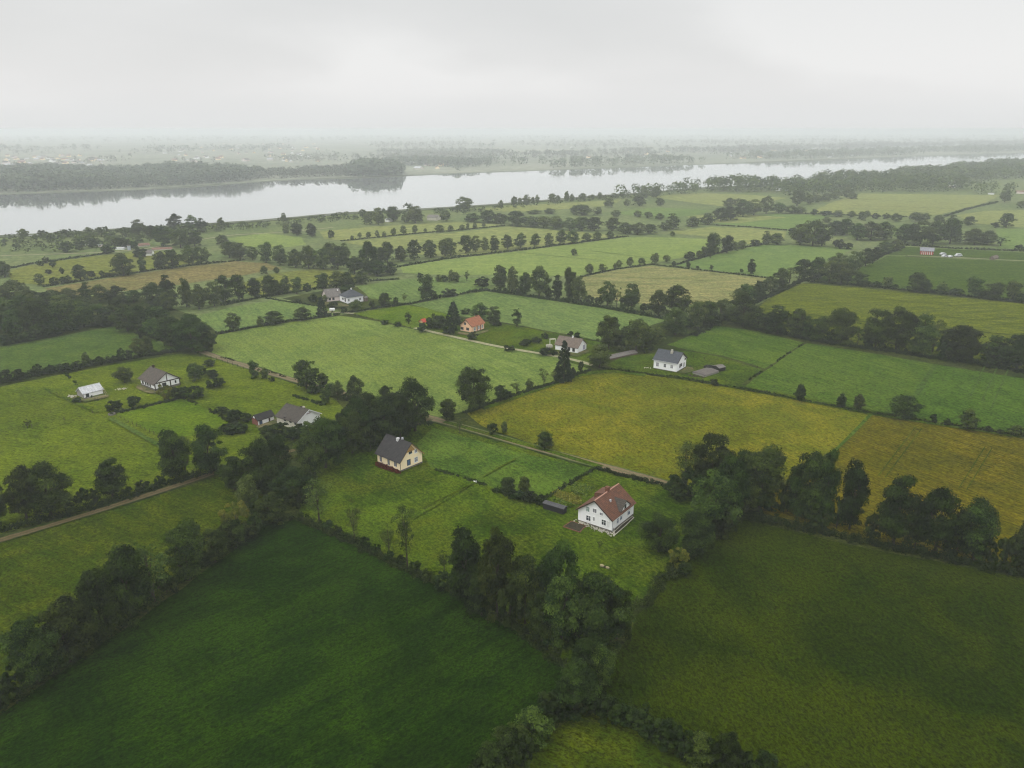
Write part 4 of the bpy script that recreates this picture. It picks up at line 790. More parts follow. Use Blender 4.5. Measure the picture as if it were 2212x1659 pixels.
# ------------------------------------------------------------------ hedges
def hedge(pts, h, w, label, seed):
    rng = np.random.default_rng(seed); P = [ground(*p) for p in pts]; cl = []
    run = 0.0
    for a, b in zip(P, P[1:]):
        L = (b - a).length; d = (b - a) / max(L, .1); n = Vector((-d.y, d.x, 0)); s = 0.0
        dist = a.length; step = max(.55 * w * .6, dist * .0022)
        while s < L:
            run += step
            if h <= .75 and math.sin(run * .55 + seed) + math.sin(run * .23 + seed * 2) + rng.normal() * .5 < .15: s += step; continue
            p = a + d * s; hh = h * (.55 + .5 * rng.random() + .35 * math.sin(s * .21 + seed)) ; hh = max(hh, .25 * h)
            for k in range(2):
                q = p + n * float(rng.normal() * w * .26) + d * float(rng.normal() * step * .4)
                r = max(w * rng.uniform(.22, .42), dist * .0012)
                cl.append((q.x, q.y, max(hh - r * .8, r * .4) * (1 if k == 0 else .5), r))
            s += step
    O = P[0]; dist = sum((p.length for p in P), 0) / len(P)
    leaf = max(.16, dist * .00075)
    cl = [(x - O.x, y - O.y, z, r) for x, y, z, r in cl]
    Vs, T = [], []
    for (x, y, z, r) in cl:
        k = int(min(60, max(8, 4.2 * (r / leaf) ** 2)))
        dd = rng.normal(size=(k, 3)); dd /= np.linalg.norm(dd, axis=1, keepdims=True)
        c = np.array([x, y, z]) + dd * r * rng.uniform(.5, 1.05, (k, 1)); c[:, 2] = np.maximum(c[:, 2], leaf * .3)
        Vs.append(quads(c, dd + rng.normal(size=(k, 3)) * .5 + np.array([0, 0, .4]), leaf, rng)); T.append(np.clip(rng.uniform(.1, .75) + rng.normal(size=k) * .2, 0, 1))
    V = np.concatenate(Vs); T = np.concatenate(T); V[:, 2] = np.maximum(V[:, 2], .03)
    me = np_mesh('hedge', V.astype(np.float32), np.arange(len(V), dtype=np.int32).reshape(-1, 4), [LM['hedge']], attr=T)
    o = link('hedge', me, None, O); tag(o, label, 'hedge')
for i, (pts, h, w, lab) in enumerate(HEDGES): hedge(pts, h, w, lab, i + 3)

# ------------------------------------------------------------------ masses nobody could count
def in_poly(x, y, P):
    c = False; j = len(P) - 1
    for i in range(len(P)):
        if (P[i][1] > y) != (P[j][1] > y) and x < (P[j][0] - P[i][0]) * (y - P[i][1]) / (P[j][1] - P[i][1]) + P[i][0]: c = not c
        j = i
    return c
def wood(name, pix, spacing, hmin, hmax, label, seed, cat='woodland', mat='far', leafk=1.0, per=26, gap=0.0, squat=.48):
    rng = np.random.default_rng(seed); P = [ground(*p) for p in pix]; Q = [(p.x, p.y) for p in P]
    x0, x1 = min(q[0] for q in Q), max(q[0] for q in Q); y0, y1 = min(q[1] for q in Q), max(q[1] for q in Q)
    Vs, T = [], []; y = y0
    while y < y1:
        x = x0 + rng.uniform(0, spacing)
        while x < x1:
            qx, qy = x + rng.normal() * spacing * .35, y + rng.normal() * spacing * .35
            x += spacing
            if not in_poly(qx, qy, Q): continue
            if gap and math.sin(qx * .0075 + seed) + .8 * math.sin(qx * .017 + qy * .004 + seed * 3) + .9 * math.sin(qy * .011 + seed) + rng.normal() * .3 < (gap - .5) * 2: continue
            h = rng.uniform(hmin, hmax) * (1 + .15 * math.sin(qx * .02 + qy * .013)); R = h * squat * rng.uniform(.75, 1.15)
            d = rng.normal(size=(per, 3)); d /= np.linalg.norm(d, axis=1, keepdims=True); d[:, 2] = np.where(d[:, 2] < -.2, -d[:, 2], d[:, 2])
            c = np.array([qx, qy, h * .55]) + d * np.array([R, R, h * .45]) * rng.uniform(.7, 1.05, (per, 1))
            c[: per // 4, 2] = rng.uniform(.05, .5, per // 4) * h
            Vs.append(quads(c, d + rng.normal(size=(per, 3)) * .4 + np.array([0, 0, .5]), R * .34 * leafk, rng)); T.append(np.clip(rng.uniform(.05, .85) + rng.normal(size=per) * .15, 0, 1))
        y += spacing
    V = np.concatenate(Vs); T = np.concatenate(T); V[:, 2] = np.maximum(V[:, 2], .05)
    O = np.array([(x0 + x1) / 2, (y0 + y1) / 2, 0.0])
    me = np_mesh(name, (V - O).astype(np.float32), np.arange(len(V), dtype=np.int32).reshape(-1, 4), [LM[mat]], attr=T)
    o = link(name, me, None, Vector(O)); tag(o, label, cat, kind='stuff'); print(name, label, len(T))
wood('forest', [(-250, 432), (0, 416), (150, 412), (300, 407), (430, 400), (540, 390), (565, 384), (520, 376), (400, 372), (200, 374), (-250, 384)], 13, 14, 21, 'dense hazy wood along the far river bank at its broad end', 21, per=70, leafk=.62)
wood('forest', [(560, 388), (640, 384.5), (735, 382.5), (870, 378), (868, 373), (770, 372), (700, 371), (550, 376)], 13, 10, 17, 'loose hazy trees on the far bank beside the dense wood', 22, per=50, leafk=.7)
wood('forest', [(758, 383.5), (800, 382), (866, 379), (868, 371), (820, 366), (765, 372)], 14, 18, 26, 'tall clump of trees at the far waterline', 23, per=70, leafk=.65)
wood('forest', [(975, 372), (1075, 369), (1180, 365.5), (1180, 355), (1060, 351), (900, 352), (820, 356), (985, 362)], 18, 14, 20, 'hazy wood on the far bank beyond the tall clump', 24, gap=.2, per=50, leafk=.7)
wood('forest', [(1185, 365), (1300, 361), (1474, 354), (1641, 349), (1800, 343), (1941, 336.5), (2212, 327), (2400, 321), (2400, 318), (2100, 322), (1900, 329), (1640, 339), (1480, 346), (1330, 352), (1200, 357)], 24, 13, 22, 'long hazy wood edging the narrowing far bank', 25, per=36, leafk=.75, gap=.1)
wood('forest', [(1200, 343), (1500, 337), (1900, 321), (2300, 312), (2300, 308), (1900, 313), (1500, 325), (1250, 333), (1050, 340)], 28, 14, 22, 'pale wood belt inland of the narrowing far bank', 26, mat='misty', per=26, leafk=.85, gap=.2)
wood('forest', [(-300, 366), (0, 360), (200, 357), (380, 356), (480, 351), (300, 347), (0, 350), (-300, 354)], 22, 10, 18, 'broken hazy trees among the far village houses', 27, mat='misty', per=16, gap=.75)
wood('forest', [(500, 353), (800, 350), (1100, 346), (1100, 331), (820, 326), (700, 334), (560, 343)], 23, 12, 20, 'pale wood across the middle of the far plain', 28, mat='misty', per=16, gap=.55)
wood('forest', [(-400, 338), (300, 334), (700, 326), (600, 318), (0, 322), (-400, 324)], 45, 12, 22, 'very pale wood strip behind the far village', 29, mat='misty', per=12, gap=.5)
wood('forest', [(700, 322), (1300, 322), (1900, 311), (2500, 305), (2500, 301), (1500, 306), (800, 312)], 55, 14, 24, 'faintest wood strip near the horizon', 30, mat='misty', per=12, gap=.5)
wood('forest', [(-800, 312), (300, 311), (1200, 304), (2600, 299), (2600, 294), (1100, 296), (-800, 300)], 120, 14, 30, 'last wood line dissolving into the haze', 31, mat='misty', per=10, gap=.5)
# wooded right river bank
wood('woods', [(1760, 396), (1850, 389), (2000, 374), (2120, 362), (2260, 350), (2450, 338), (2450, 372), (2230, 384), (2100, 395), (2080, 412), (1990, 416), (1900, 416), (1830, 420), (1760, 428), (1700, 430), (1690, 418), (1640, 414), (1600, 418), (1560, 414), (1480, 420), (1420, 424), (1360, 428), (1300, 432), (1360, 422), (1500, 411), (1600, 406), (1700, 401)], 15, 10, 19, 'long wood on the near bank where the river narrows', 41, mat='pale', per=80, leafk=.55)
wood('woods', [(2080, 400), (2240, 396), (2450, 392), (2450, 425), (2250, 424), (2170, 424), (2080, 418)], 22, 10, 18, 'loose wood behind the yellowish pastures around white houses', 42, mat='pale', per=60, leafk=.6, gap=.5)
wood('scrub', [(-250, 562), (-100, 546), (0, 520), (120, 511), (300, 499), (440, 491), (560, 484), (740, 468), (860, 462), (980, 455), (1050, 452), (1050, 458), (980, 462), (860, 470), (740, 478), (560, 494), (420, 506), (330, 520), (240, 541), (130, 546), (0, 552), (-250, 580)], 7.5, 1.2, 5.5, 'thick scrub of bushes and reeds along the near river bank', 43, 'scrub', mat='pale', per=30, leafk=.8, gap=.1, squat=.75)
wood('scrub', [(1060, 449), (1130, 443), (1300, 429), (1420, 420), (1420, 424), (1300, 434), (1130, 449), (1060, 456)], 9, 1.5, 5, 'scrub along the river bank under the thin riverside trees', 44, 'scrub', mat='pale', per=26, leafk=.8, gap=.1, squat=.75)
wood('scrub', [(770, 466), (900, 455), (1000, 450), (1010, 466), (900, 476), (800, 482), (760, 476)], 14, 3, 9, 'scrub around the pale house by the river', 45, 'scrub', mat='dark', per=40, leafk=.8, gap=.35, squat=.6)
# ------------------------------------------------------------------ buildings
W = {'white': wall_mat('white_render', (.86, .86, .86), amt=.2), 'cream': wall_mat('cream_render', (.90, .75, .50), (.6, .48, .3), .2),
     'pink': wall_mat('pink_render', (.72, .62, .58)), 'orange': wall_mat('orange_render', (.80, .52, .33), (.62, .38, .24), .3), 'stone': wall_mat('patched_wall', (.55, .52, .44), (.22, .2, .15), .8),
     'red': wall_mat('red_boards', (.36, .075, .05), (.2, .06, .05)), 'rust': wall_mat('red_brick', (.19, .06, .045)), 'grey': wall_mat('grey_boards', (.22, .21, .19)), 'black': wall_mat('black_boards', (.018, .018, .018), (.05, .05, .045)),
     'brown': wall_mat('brown_boards', (.12, .085, .065)), 'bluegrey': wall_mat('bluegrey_boards', (.33, .36, .42))}
R_ = {'red': roof_mat('red_tiles', (.165, .074, .043), (.115, .055, .035)), 'dark': roof_mat('dark_tiles', (.048, .046, .046), (.034, .033, .034), fleck=(.30, .31, .28)),
      'brown': roof_mat('brown_tiles', (.10, .085, .07), (.075, .062, .052)), 'umber': roof_mat('umber_tiles', (.075, .066, .055), (.06, .052, .042)), 'slate': roof_mat('slate_tiles', (.075, .085, .10), (.06, .068, .08)),
      'mottled': roof_mat('mottled_tiles', (.18, .145, .115), (.14, .11, .09), fleck=(.32, .28, .22)), 'orange': roof_mat('orange_tiles', (.38, .15, .075), (.30, .115, .06)), 'metal': roof_mat('white_metal', (.50, .52, .54), (.44, .46, .48), tile=(.9, 3.0), bump=.2),
      'grey': roof_mat('weathered_roof', (.19, .175, .16), (.15, .14, .13)), 'redhut': roof_mat('red_sheet', (.50, .07, .04), (.44, .06, .04), tile=(.5, 2.5)), 'violet': roof_mat('grey_sheet', (.24, .25, .28), (.20, .21, .24), tile=(.6, 3)),
      'plank': roof_mat('grey_planks', (.15, .135, .12), (.09, .082, .075), tile=(3.0, .25), fleck=(.3, .27, .24)), 'felt': roof_mat('grey_felt', (.075, .077, .08), (.06, .062, .066), tile=(1.0, 1.5)), 'blacktile': roof_mat('black_tiles', (.035, .033, .032), (.026, .025, .025)), 'rustroof': roof_mat('rust_tiles', (.26, .15, .11), (.22, .12, .09))}
GLASS = nt('window_glass'); _m, _t = GLASS; finish(_t, (.035, .042, .05), .12, spec=.5); GLASS = _m
GREYG = plain('blind_glass', (.20, .20, .22), .4, .2, 2); BLUEG = plain('blue_glass', (.07, .12, .20), .2, .2, 2); GREENS = plain('green_shutters', (.17, .25, .21), .7, .2, 4)
BROWN = plain('dark_timber', (.045, .032, .024), .8, .3, 5); TRIM = plain('white_trim', (.74, .74, .73), .6, .06); PLINTH = plain('plinth_stone', (.13, .12, .10), .95, .5, 4, bump=.4)
BRICK = plain('brick', (.15, .07, .045), .95, .4, 7, bump=.4); STONE = plain('rubble_stone', (.38, .36, .30), .95, .4, 5, bump=.4); OCHRE = plain('ochre_timber_and_shade', (.42, .25, .08), .8, .2, 4)
METAL = plain('grey_metal', (.45, .46, .48), .4, .1); DARKWOOD = plain('dark_wood', (.028, .026, .024), .95, .5, 8, bump=.5); SOIL = plain('dark_soil', (.035, .030, .018), 1.0, .5, 3, bump=.5)
STRAW = plain('pale_log_wood', (.30, .26, .15), .9, .3, 9, bump=.4)

def wall_hit(tile, x, y, A, n):
    d = ray(*px(tile, x, y)); o = Vector((0, 0, CAM_H))
    return o + d * ((A - o).dot(n) / d.dot(n))

class House:
    """gabled (or hipped) building on a rectangle measured from three ground corners: near corner, its left neighbour, its right neighbour"""
    def __init__(s, name, tile, C, L, R, eave, apex, gable, wall, roof, label, cat='house', over=.45, plinth=None, pm=None, hip=False, skew=.5, thick=.16, group=None, parts=True, ridge_cap=True):
        s.tile = tile; c, l, r = gp(tile, *C), gp(tile, *L), gp(tile, *R); s.C = c
        dl, dr = (l - c), (r - c); a1 = math.atan2(dl.y, dl.x); a2 = math.atan2(dr.y, dr.x)
        ad = (a1 - a2) % (2 * math.pi); e = (ad - math.pi / 2) / 2
        s.wl, s.wr = dl.length, dr.length
        s.ul = Vector((math.cos(a1 - e), math.sin(a1 - e), 0)); s.ur = Vector((math.cos(a2 + e), math.sin(a2 + e), 0))
        s.eh = max(height_at(c, px(tile, 0, eave)[1]), .5)
        gd, gw = (s.ul, s.wl) if gable == 'L' else (s.ur, s.wr); s.rd, s.rl = (s.ur, s.wr) if gable == 'L' else (s.ul, s.wl)
        s.gd, s.gw, s.gable = gd, gw, gable
        mid = c + gd * gw * skew; s.ah = max(height_at(mid, px(tile, 0, apex)[1]), s.eh + .25); s.skew = skew
        s.root = thing(name, label, cat, c, math.atan2(s.rd.y, s.rd.x), group)
        s.inv = Matrix.Rotation(-math.atan2(s.rd.y, s.rd.x), 4, 'Z') @ Matrix.Translation(-c)
        s.sgn = 1 if (s.inv.to_3x3() @ gd).y > 0 else -1          # gable runs to +y or -y in house space; ridge along +x
        print(name, 'rect %.1f x %.1f eave %.1f apex %.1f' % (s.wl, s.wr, s.eh, s.ah))
        g, l_, e_, a_ = s.gw, s.rl, s.eh, s.ah; Y = lambda y: y * s.sgn
        m = MB(); k = skew
        for x in (0, l_):
            if hip: m.quad([(x, 0, 0), (x, Y(g), 0), (x, Y(g), e_), (x, 0, e_)])
            else: m.quad([(x, 0, 0), (x, Y(g), 0), (x, Y(g), e_), (x, Y(g * k), a_ - .04), (x, 0, e_)])
        for y in (0, g): m.quad([(0, Y(y), 0), (l_, Y(y), 0), (l_, Y(y), e_), (0, Y(y), e_)])
        s.wall = m.build('wall', wall, s.root)
        m = MB(); o = over; o2 = over * .8
        if hip:
            hx = min(g * .5, l_ * .45)
            T = [(-o, Y(-o), e_ - .05), (l_ + o, Y(-o), e_ - .05), (l_ + o, Y(g + o), e_ - .05), (-o, Y(g + o), e_ - .05)]; r1, r2 = (hx, Y(g / 2), a_), (l_ - hx, Y(g / 2), a_)
            for f in ([T[0], T[1], r2, r1], [T[2], T[3], r1, r2], [T[3], T[0], r1], [T[1], T[2], r2]):
                m.quad(f, [(p[0] + p[1] * .3, p[2] * 1.6) for p in f])
            m.quad(T[::-1])
        else:
            for y0, yk in ((0, g * k), (g, g * k)):
                dy = yk - y0; sl = (a_ - e_) / dy; s0 = -o2 if dy > 0 else o2
                A0 = (-o, Y(y0 + s0), e_ + sl * s0); A1 = (l_ + o, Y(y0 + s0), e_ + sl * s0); B1 = (l_ + o, Y(yk), a_); B0 = (-o, Y(yk), a_)
                n = Vector((0, -sl * s.sgn, 1)).normalized(); ln = math.hypot(dy - s0, a_ - A0[2]); up = n * thick
                m.slab([Vector(q) + up for q in (A0, A1, B1, B0)], n, thick, [(0, 0), (l_ + 2 * o, 0), (l_ + 2 * o, ln), (0, ln)])
        s.roof = m.build('roof', roof, s.root)
        if ridge_cap and not hip:
            m = MB(); m.tube([(-o - .02, Y(g * k), a_ + thick * .9), (l_ + o + .02, Y(g * k), a_ + thick * .9)], [.13, .13], 6); m.build('ridge_cap', roof if ridge_cap is True else ridge_cap, s.roof)
        if plinth:
            m = MB(); m.box((l_ / 2, Y(g / 2), plinth / 2 - .1), (l_ + .12, g + .12, plinth + .2)); m.build('plinth', pm or PLINTH, s.root)
    def barge(s, mat, end=0):
        """boards along the gable edge of the roof"""
        Y = lambda y: y * s.sgn; x = -.45 if end == 0 else s.rl + .45; m = MB(); k = s.skew
        for y0 in (0, s.gw):
            yk = s.gw * k; sl = (s.ah - s.eh) / (yk - y0); s0 = -.36 if yk > y0 else .36
            a = Vector((x, Y(y0 + s0), s.eh + sl * s0)); b = Vector((x, Y(yk), s.ah)); t = Vector((0, 0, .20)); w = Vector((-.05 if end == 0 else .05, 0, 0))
            P = [a - t * .6, b - t * .6, b + t, a + t]
            m.quad(P); m.quad([p + w for p in P][::-1])
            for i in range(4): j = (i + 1) % 4; m.quad([P[i], P[j], P[j] + w, P[i] + w])
        m.build('bargeboard', mat, s.root)
    def window(s, side, x, y, w, h, pane=GLASS, frame=TRIM, cross=True, name='window', sill=True, fw=.09):
        d, n = (s.ul, -s.ur) if side == 'L' else (s.ur, -s.ul)
        H = lambda a, b: wall_hit(s.tile, a, b, s.C, n)
        c = H(x, y); ww = abs((H(x + w / 2, y) - H(x - w / 2, y)).dot(d)); hh = abs((H(x, y + h / 2) - H(x, y - h / 2)).z)
        s.window_m(side, (c - s.C).dot(d), c.z, ww, hh, pane, frame, cross, name, sill, fw)
    def window_m(s, side, u, z, ww, hh, pane=GLASS, frame=TRIM, cross=True, name='window', sill=True, fw=.09):
        """u metres along the wall from the near corner, z centre height"""
        d, n = (s.ul, -s.ur) if side == 'L' else (s.ur, -s.ul)
        M3 = s.inv.to_3x3(); dl, nl = M3 @ d, M3 @ n; o = dl * u + Vector((0, 0, z)); up = Vector((0, 0, 1))
        ww = max(ww, .35); hh = max(hh, .35); fw = min(fw, ww * .2)
        def bx(m, a0, a1, b0, b1, t0, t1):
            P = [o + dl * a + up * b + nl * t for t in (t0, t1) for b in (b0, b1) for a in (a0, a1)]
            for f in ((0, 1, 3, 2), (4, 6, 7, 5), (0, 4, 5, 1), (2, 3, 7, 6), (0, 2, 6, 4), (1, 5, 7, 3)): m.quad([P[i] for i in f])
        W2, H2 = ww / 2, hh / 2; m = MB(); t1 = .07
        bx(m, -W2 - fw, W2 + fw, H2, H2 + fw, -.02, t1); bx(m, -W2 - fw, W2 + fw, -H2 - fw, -H2, -.02, t1)
        bx(m, -W2 - fw, -W2, -H2, H2, -.02, t1); bx(m, W2, W2 + fw, -H2, H2, -.02, t1)
        if cross:
            bx(m, -.03, .03, -H2, H2, -.02, t1 - .015)
            if hh > .9 and name == 'window': bx(m, -W2, -.03, .12, .17, -.02, t1 - .02); bx(m, .03, W2, .12, .17, -.02, t1 - .02)
        f = m.build(name, frame, s.root)
        m = MB(); bx(m, -W2, W2, -H2, H2, -.02, .022); m.build('pane' if name == 'window' else 'panel', pane, f)
        if sill and name == 'window':
            m = MB(); bx(m, -W2 - fw - .05, W2 + fw + .05, -H2 - fw - .06, -H2 - fw - .002, -.02, .15); m.build('sill', frame if frame is not BROWN else TRIM, f)
        return f
    def chimney(s, fx, fy, w=.6, h=1.2, mat=BRICK, cap=True, d=None):
        """fx along the ridge (0 near gable), fy across (0 near wall .. 1)"""
        g, k = s.gw, s.skew; y = fy * g; z = s.eh + (s.ah - s.eh) * (y / (g * k) if y <= g * k else (g - y) / (g * (1 - k)))
        m = MB(); m.box((fx * s.rl, y * s.sgn, z + h / 2 - .4), (w, d or w, h + .8)); c = m.build('chimney', mat, s.roof)
        if cap: m = MB(); m.box((fx * s.rl, y * s.sgn, z + h + .05), (w + .16, (d or w) + .16, .12)); m.build('chimney_cap', TRIM if mat is not BRICK else STONE, c) if False else None
        return c
    def pt(s, x, y, z): return Vector((x, y * s.sgn, z))

# white house with the red-brown roof
h = House('house', 'A', (1530, 1275), (835, 1040), (1975, 915), 1000, 612, 'L', W['white'], R_['red'], 'white two-storey house with steep red-brown roof, dormer and brick terrace', plinth=.45, skew=.5, ridge_cap=plain('ridge_tiles', (.42, .24, .18), .8, .2))
for a in ((1040, 790, 62, 96, GREENS), (1182, 822, 70, 78, GREYG), (1318, 890, 58, 50, GREYG), (1050, 975, 84, 96, GLASS), (1165, 992, 22, 78, GREYG), (1370, 1065, 84, 104, GLASS)):
    h.window('L', a[0], a[1], a[2], a[3], pane=a[4])
h.window('L', 1462, 1105, 40, 120, pane=TRIM, name='door', cross=False, fw=.05)
for a in ((1655, 1030, 34, 96), (1725, 960, 40, 92), (1885, 850, 46, 96), (1898, 790, 30, 30), (1565, 1205, 22, 60)): h.window('R', *a, pane=BLUEG if a[3] > 90 else GLASS)
h.barge(BROWN)
h.chimney(.55, .52, .8, 1.3); h.chimney(.36, .30, .35, .6, METAL)
# cross gable flush with the right-hand wall, with its own grey-brown roof
x0, x1 = h.rl * .38, h.rl * .78; xm = (x0 + x1) / 2; zt = h.eh + (h.ah - h.eh) * .68; yb = h.gw * h.skew * .68
m = MB(); P = [(x0, -.03, h.eh - .9), (x1, -.03, h.eh - .9), (x1, -.03, h.eh + .55), (xm, -.03, zt - .12), (x0, -.03, h.eh + .55)]
P = [h.pt(*p) for p in P]; m.quad(P)
for i in range(5):
    j = (i + 1) % 5; m.quad([P[i], P[j], h.pt(P[j].x, yb * .8, P[j].z), h.pt(P[i].x, yb * .8, P[i].z)])
dm = m.build('dormer', W['white'], h.root)
m = MB(); sl = (zt - h.eh - .55) / (xm - x0)
for sx in (-1, 1):
    xe = xm + sx * (xm - x0 + .30); ze = zt - sl * (xm - x0 + .30)
    n = Vector((sx * sl, 0, 1)).normalized(); q = [h.pt(xe, -.35, ze), h.pt(xm, -.35, zt), h.pt(xm, yb * 1.05, zt), h.pt(xe, yb * .55, ze)]
    m.slab([p + n * .12 for p in q], n, .12, [(0, 0), (0, 2), (3, 2), (3, 0)])
m.build('dormer_roof', R_['umber'], dm)
m = MB(); m.box(h.pt(xm, -.05, h.eh + .75), (.8, .1, .95)); m.build('dormer_window', GLASS, dm)
# low shed dormer on the far slope
m = MB(); yk = h.gw * h.skew; q = [h.pt(h.rl * .42, yk + .1, h.ah + .12), h.pt(h.rl * .80, yk + .1, h.ah + .12), h.pt(h.rl * .80, yk + 2.6, h.ah - .55), h.pt(h.rl * .42, yk + 2.6, h.ah - .55)]
m.slab(q, (0, .25 * h.sgn, 1), .15, [(0, 0), (3, 0), (3, 3), (0, 3)])
for a, b in ((q[2], q[3]), (q[1], q[2]), (q[3], q[0])): m.quad([a - Vector((0, 0, .1)), b - Vector((0, 0, .1)), b - Vector((0, 0, 1.6)), a - Vector((0, 0, 1.6))])
m.build('shed_dormer', R_['red'], h.roof)
m = MB(); m.tube([h.pt(.12, -.08, .2), h.pt(.12, -.08, h.eh)], [.06, .06], 6); m.build('drainpipe', METAL, h.root)
# brick terrace, edging and rubble strip by the white house
def kerbed(name, tile, pts, hgt, fill, kerb, label, cat, kw=.25):
    P = [gp(tile, *p) for p in pts]; O = P[0]; r = thing(name, label, cat, O)
    Q = [p - O for p in P]; m = MB(); m.quad([q + Vector((0, 0, hgt * .75)) for q in Q]); m.build('paving', fill, r)
    m = MB(); n = len(Q)
    for i in range(n):
        a, b = Q[i], Q[(i + 1) % n]; d = (b - a); M = Matrix.Translation((a + b) / 2 + Vector((0, 0, hgt / 2))) @ Matrix.Rotation(math.atan2(d.y, d.x), 4, 'Z'); m.box((0, 0, 0), (d.length + kw * .98, kw, hgt * (1 + .01 * i)), M)
    m.build('kerb', kerb, r); return r
kerbed('brick_terrace', 'A', [(530, 1160), (870, 1278), (945, 1192), (1010, 1150), (700, 1050)], .2, SOIL, BRICK, 'small sunken terrace edged with red brick beside the white house', 'terrace', .18)
kerbed('stone_path', 'A', [(1590, 1335), (1805, 1150), (1990, 970), (1960, 950), (1750, 1110), (1550, 1300)], .14, SOIL, STONE, 'dark path edged with pale stone along the white house wall', 'path edging', .16)
def rocks(name, tile, pts, n, size, mat, label, cat, seed, spread=.5):
    r = random.Random(seed); P = [gp(tile, *p) for p in pts]; O = P[0]; m = MB()
    for i in range(n):
        t = r.random() * (len(P) - 1); k = int(t); p = P[k].lerp(P[k + 1], t - k) - O; p += Vector((r.gauss(0, spread), r.gauss(0, spread), 0)); s = size * r.uniform(.5, 1.4)
        M = Matrix.Translation(p + Vector((0, 0, s * .25))) @ Matrix.Rotation(r.uniform(0, 6), 4, 'Z') @ Matrix.Rotation(r.uniform(-.5, .5), 4, 'X')
        a, b, c = s * r.uniform(.7, 1.2), s * r.uniform(.6, 1), s * r.uniform(.5, .8); V = []
        for u in range(6):
            for vv, zz in ((.8, -.35), (1, .05), (.55, .42)):
                f = r.uniform(.85, 1.1); V.append(M @ Vector((math.cos(u * 1.047) * a * .5 * vv * f, math.sin(u * 1.047) * b * .5 * vv * f, zz * c)))
        for u in range(6):
            w = (u + 1) % 6
            for q in range(2): m.quad([V[u * 3 + q], V[w * 3 + q], V[w * 3 + q + 1], V[u * 3 + q + 1]])
        m.quad([V[u * 3 + 2] for u in range(6)])
    o = m.build(name, mat, None, O); tag(o, label, cat, kind='stuff'); return o
rocks('rubble', 'A', [(850, 1035), (1050, 1130), (1300, 1230), (1560, 1320)], 120, .42, STONE, 'broken pale rubble along the foot of the white house gable', 'rubble', 4)

# cream house
h = House('house', 'B', (990, 1255), (335, 1010), (1625, 1010), 965, 462, 'R', W['cream'], R_['dark'], 'cream house with dark lichen-flecked tile roof and red planting along its wall', plinth=.4, over=.5)
for a in ((455, 885, 44, 124, GREYG), (670, 970, 44, 134, GREYG), (860, 1025, 62, 122, GREYG)): h.window('L', a[0], a[1], a[2], a[3], pane=a[4], frame=BROWN, cross=False, fw=.06)
for a in ((1225, 985, 80, 140, BLUEG), (1425, 905, 84, 122, GREYG), (1268, 700, 74, 80, GLASS), (1416, 672, 60, 84, GREYG)): h.window('R', a[0], a[1], a[2], a[3], pane=a[4], frame=BROWN if a[0] < 1300 else TRIM, cross=a[0] > 1400)
h.barge(OCHRE); h.chimney(.50, .46, .7, .7, plain('chimney_render', (.55, .55, .54), .9)); h.chimney(.36, .52, .25, .9, METAL, d=.5)
m = MB(); m.quad([h.pt(-.03, h.gw * .30, h.eh + (h.ah - h.eh) * .42), h.pt(-.03, h.gw * .70, h.eh + (h.ah - h.eh) * .42), h.pt(-.03, h.gw * .5, h.ah - .35)]); m.quad([h.pt(-.01, h.gw * .30, h.eh + (h.ah - h.eh) * .42), h.pt(-.01, h.gw * .5, h.ah - .35), h.pt(-.01, h.gw * .70, h.eh + (h.ah - h.eh) * .42)]); m.build('gable_shade', OCHRE, h.root)  # darker ochre triangle paints the shade at the gable top
m = MB(); m.tube([h.pt(-.07, .1, .2), h.pt(-.07, .1, h.eh)], [.05, .05], 6); m.build('drainpipe', BROWN, h.root)
def leafbed(name, tile, pts, label, cat, mat, hgt, n, leaf, seed):
    rng = np.random.default_rng(seed); P = [gp(tile, *p) for p in pts]; O = P[0]; Q = [((p - O).x, (p - O).y) for p in P]
    x0, x1 = min(q[0] for q in Q), max(q[0] for q in Q); y0, y1 = min(q[1] for q in Q), max(q[1] for q in Q); c = []
    while len(c) < n:
        x, y = rng.uniform(x0, x1), rng.uniform(y0, y1)
        if in_poly(x, y, Q): c.append((x, y, rng.uniform(.1, 1) * hgt * (.75 + .4 * math.sin(x * 2.4) * math.sin(y * 2.1))))
    c = np.array(c); V = quads(c, rng.normal(size=(n, 3)) * .7 + np.array([0, 0, .8]), leaf, rng); V[:, 2] = np.maximum(V[:, 2], .05)
    o = link(name, np_mesh(name, V.astype(np.float32), np.arange(len(V), dtype=np.int32).reshape(-1, 4), [LM[mat]], attr=rng.uniform(0, 1, n)), None, O); tag(o, label, cat, kind='stuff')
leafbed('flower_bed', 'B', [(300, 1020), (345, 1000), (1000, 1250), (1010, 1310), (900, 1310), (560, 1200), (300, 1100)], 'strip of dark red plants along the cream house wall', 'flower bed', 'flower', .7, 1500, .13, 3)
leafbed('vegetable_plot', 'A', [(290, 470), (430, 400), (900, 560), (900, 690), (700, 690), (420, 580)], 'yellowish vegetable rows between the white house and clipped hedge', 'vegetable plot', 'salad', .6, 1600, .2, 5)
leafbed('vegetable_plot', 'A', [(700, 330), (820, 260), (1190, 360), (1080, 470), (1010, 540), (700, 430)], 'leafy green vegetable patch behind the white house', 'vegetable plot', 'crop', .7, 1700, .22, 6)
leafbed('vegetable_plot', 'A', [(280, 620), (430, 570), (720, 700), (780, 740), (560, 760), (300, 680)], 'bright green vegetable rows beside the black log store', 'vegetable plot', 'crop', .6, 1300, .2, 7)

# black log store
h = House('log_store', 'A', (530, 905), (112, 775), (600, 850), 790, 775, 'R', W['black'], R_['felt'], 'long low black log store with grey felt roof in the grass', 'shed', over=.15, thick=.08, ridge_cap=None)
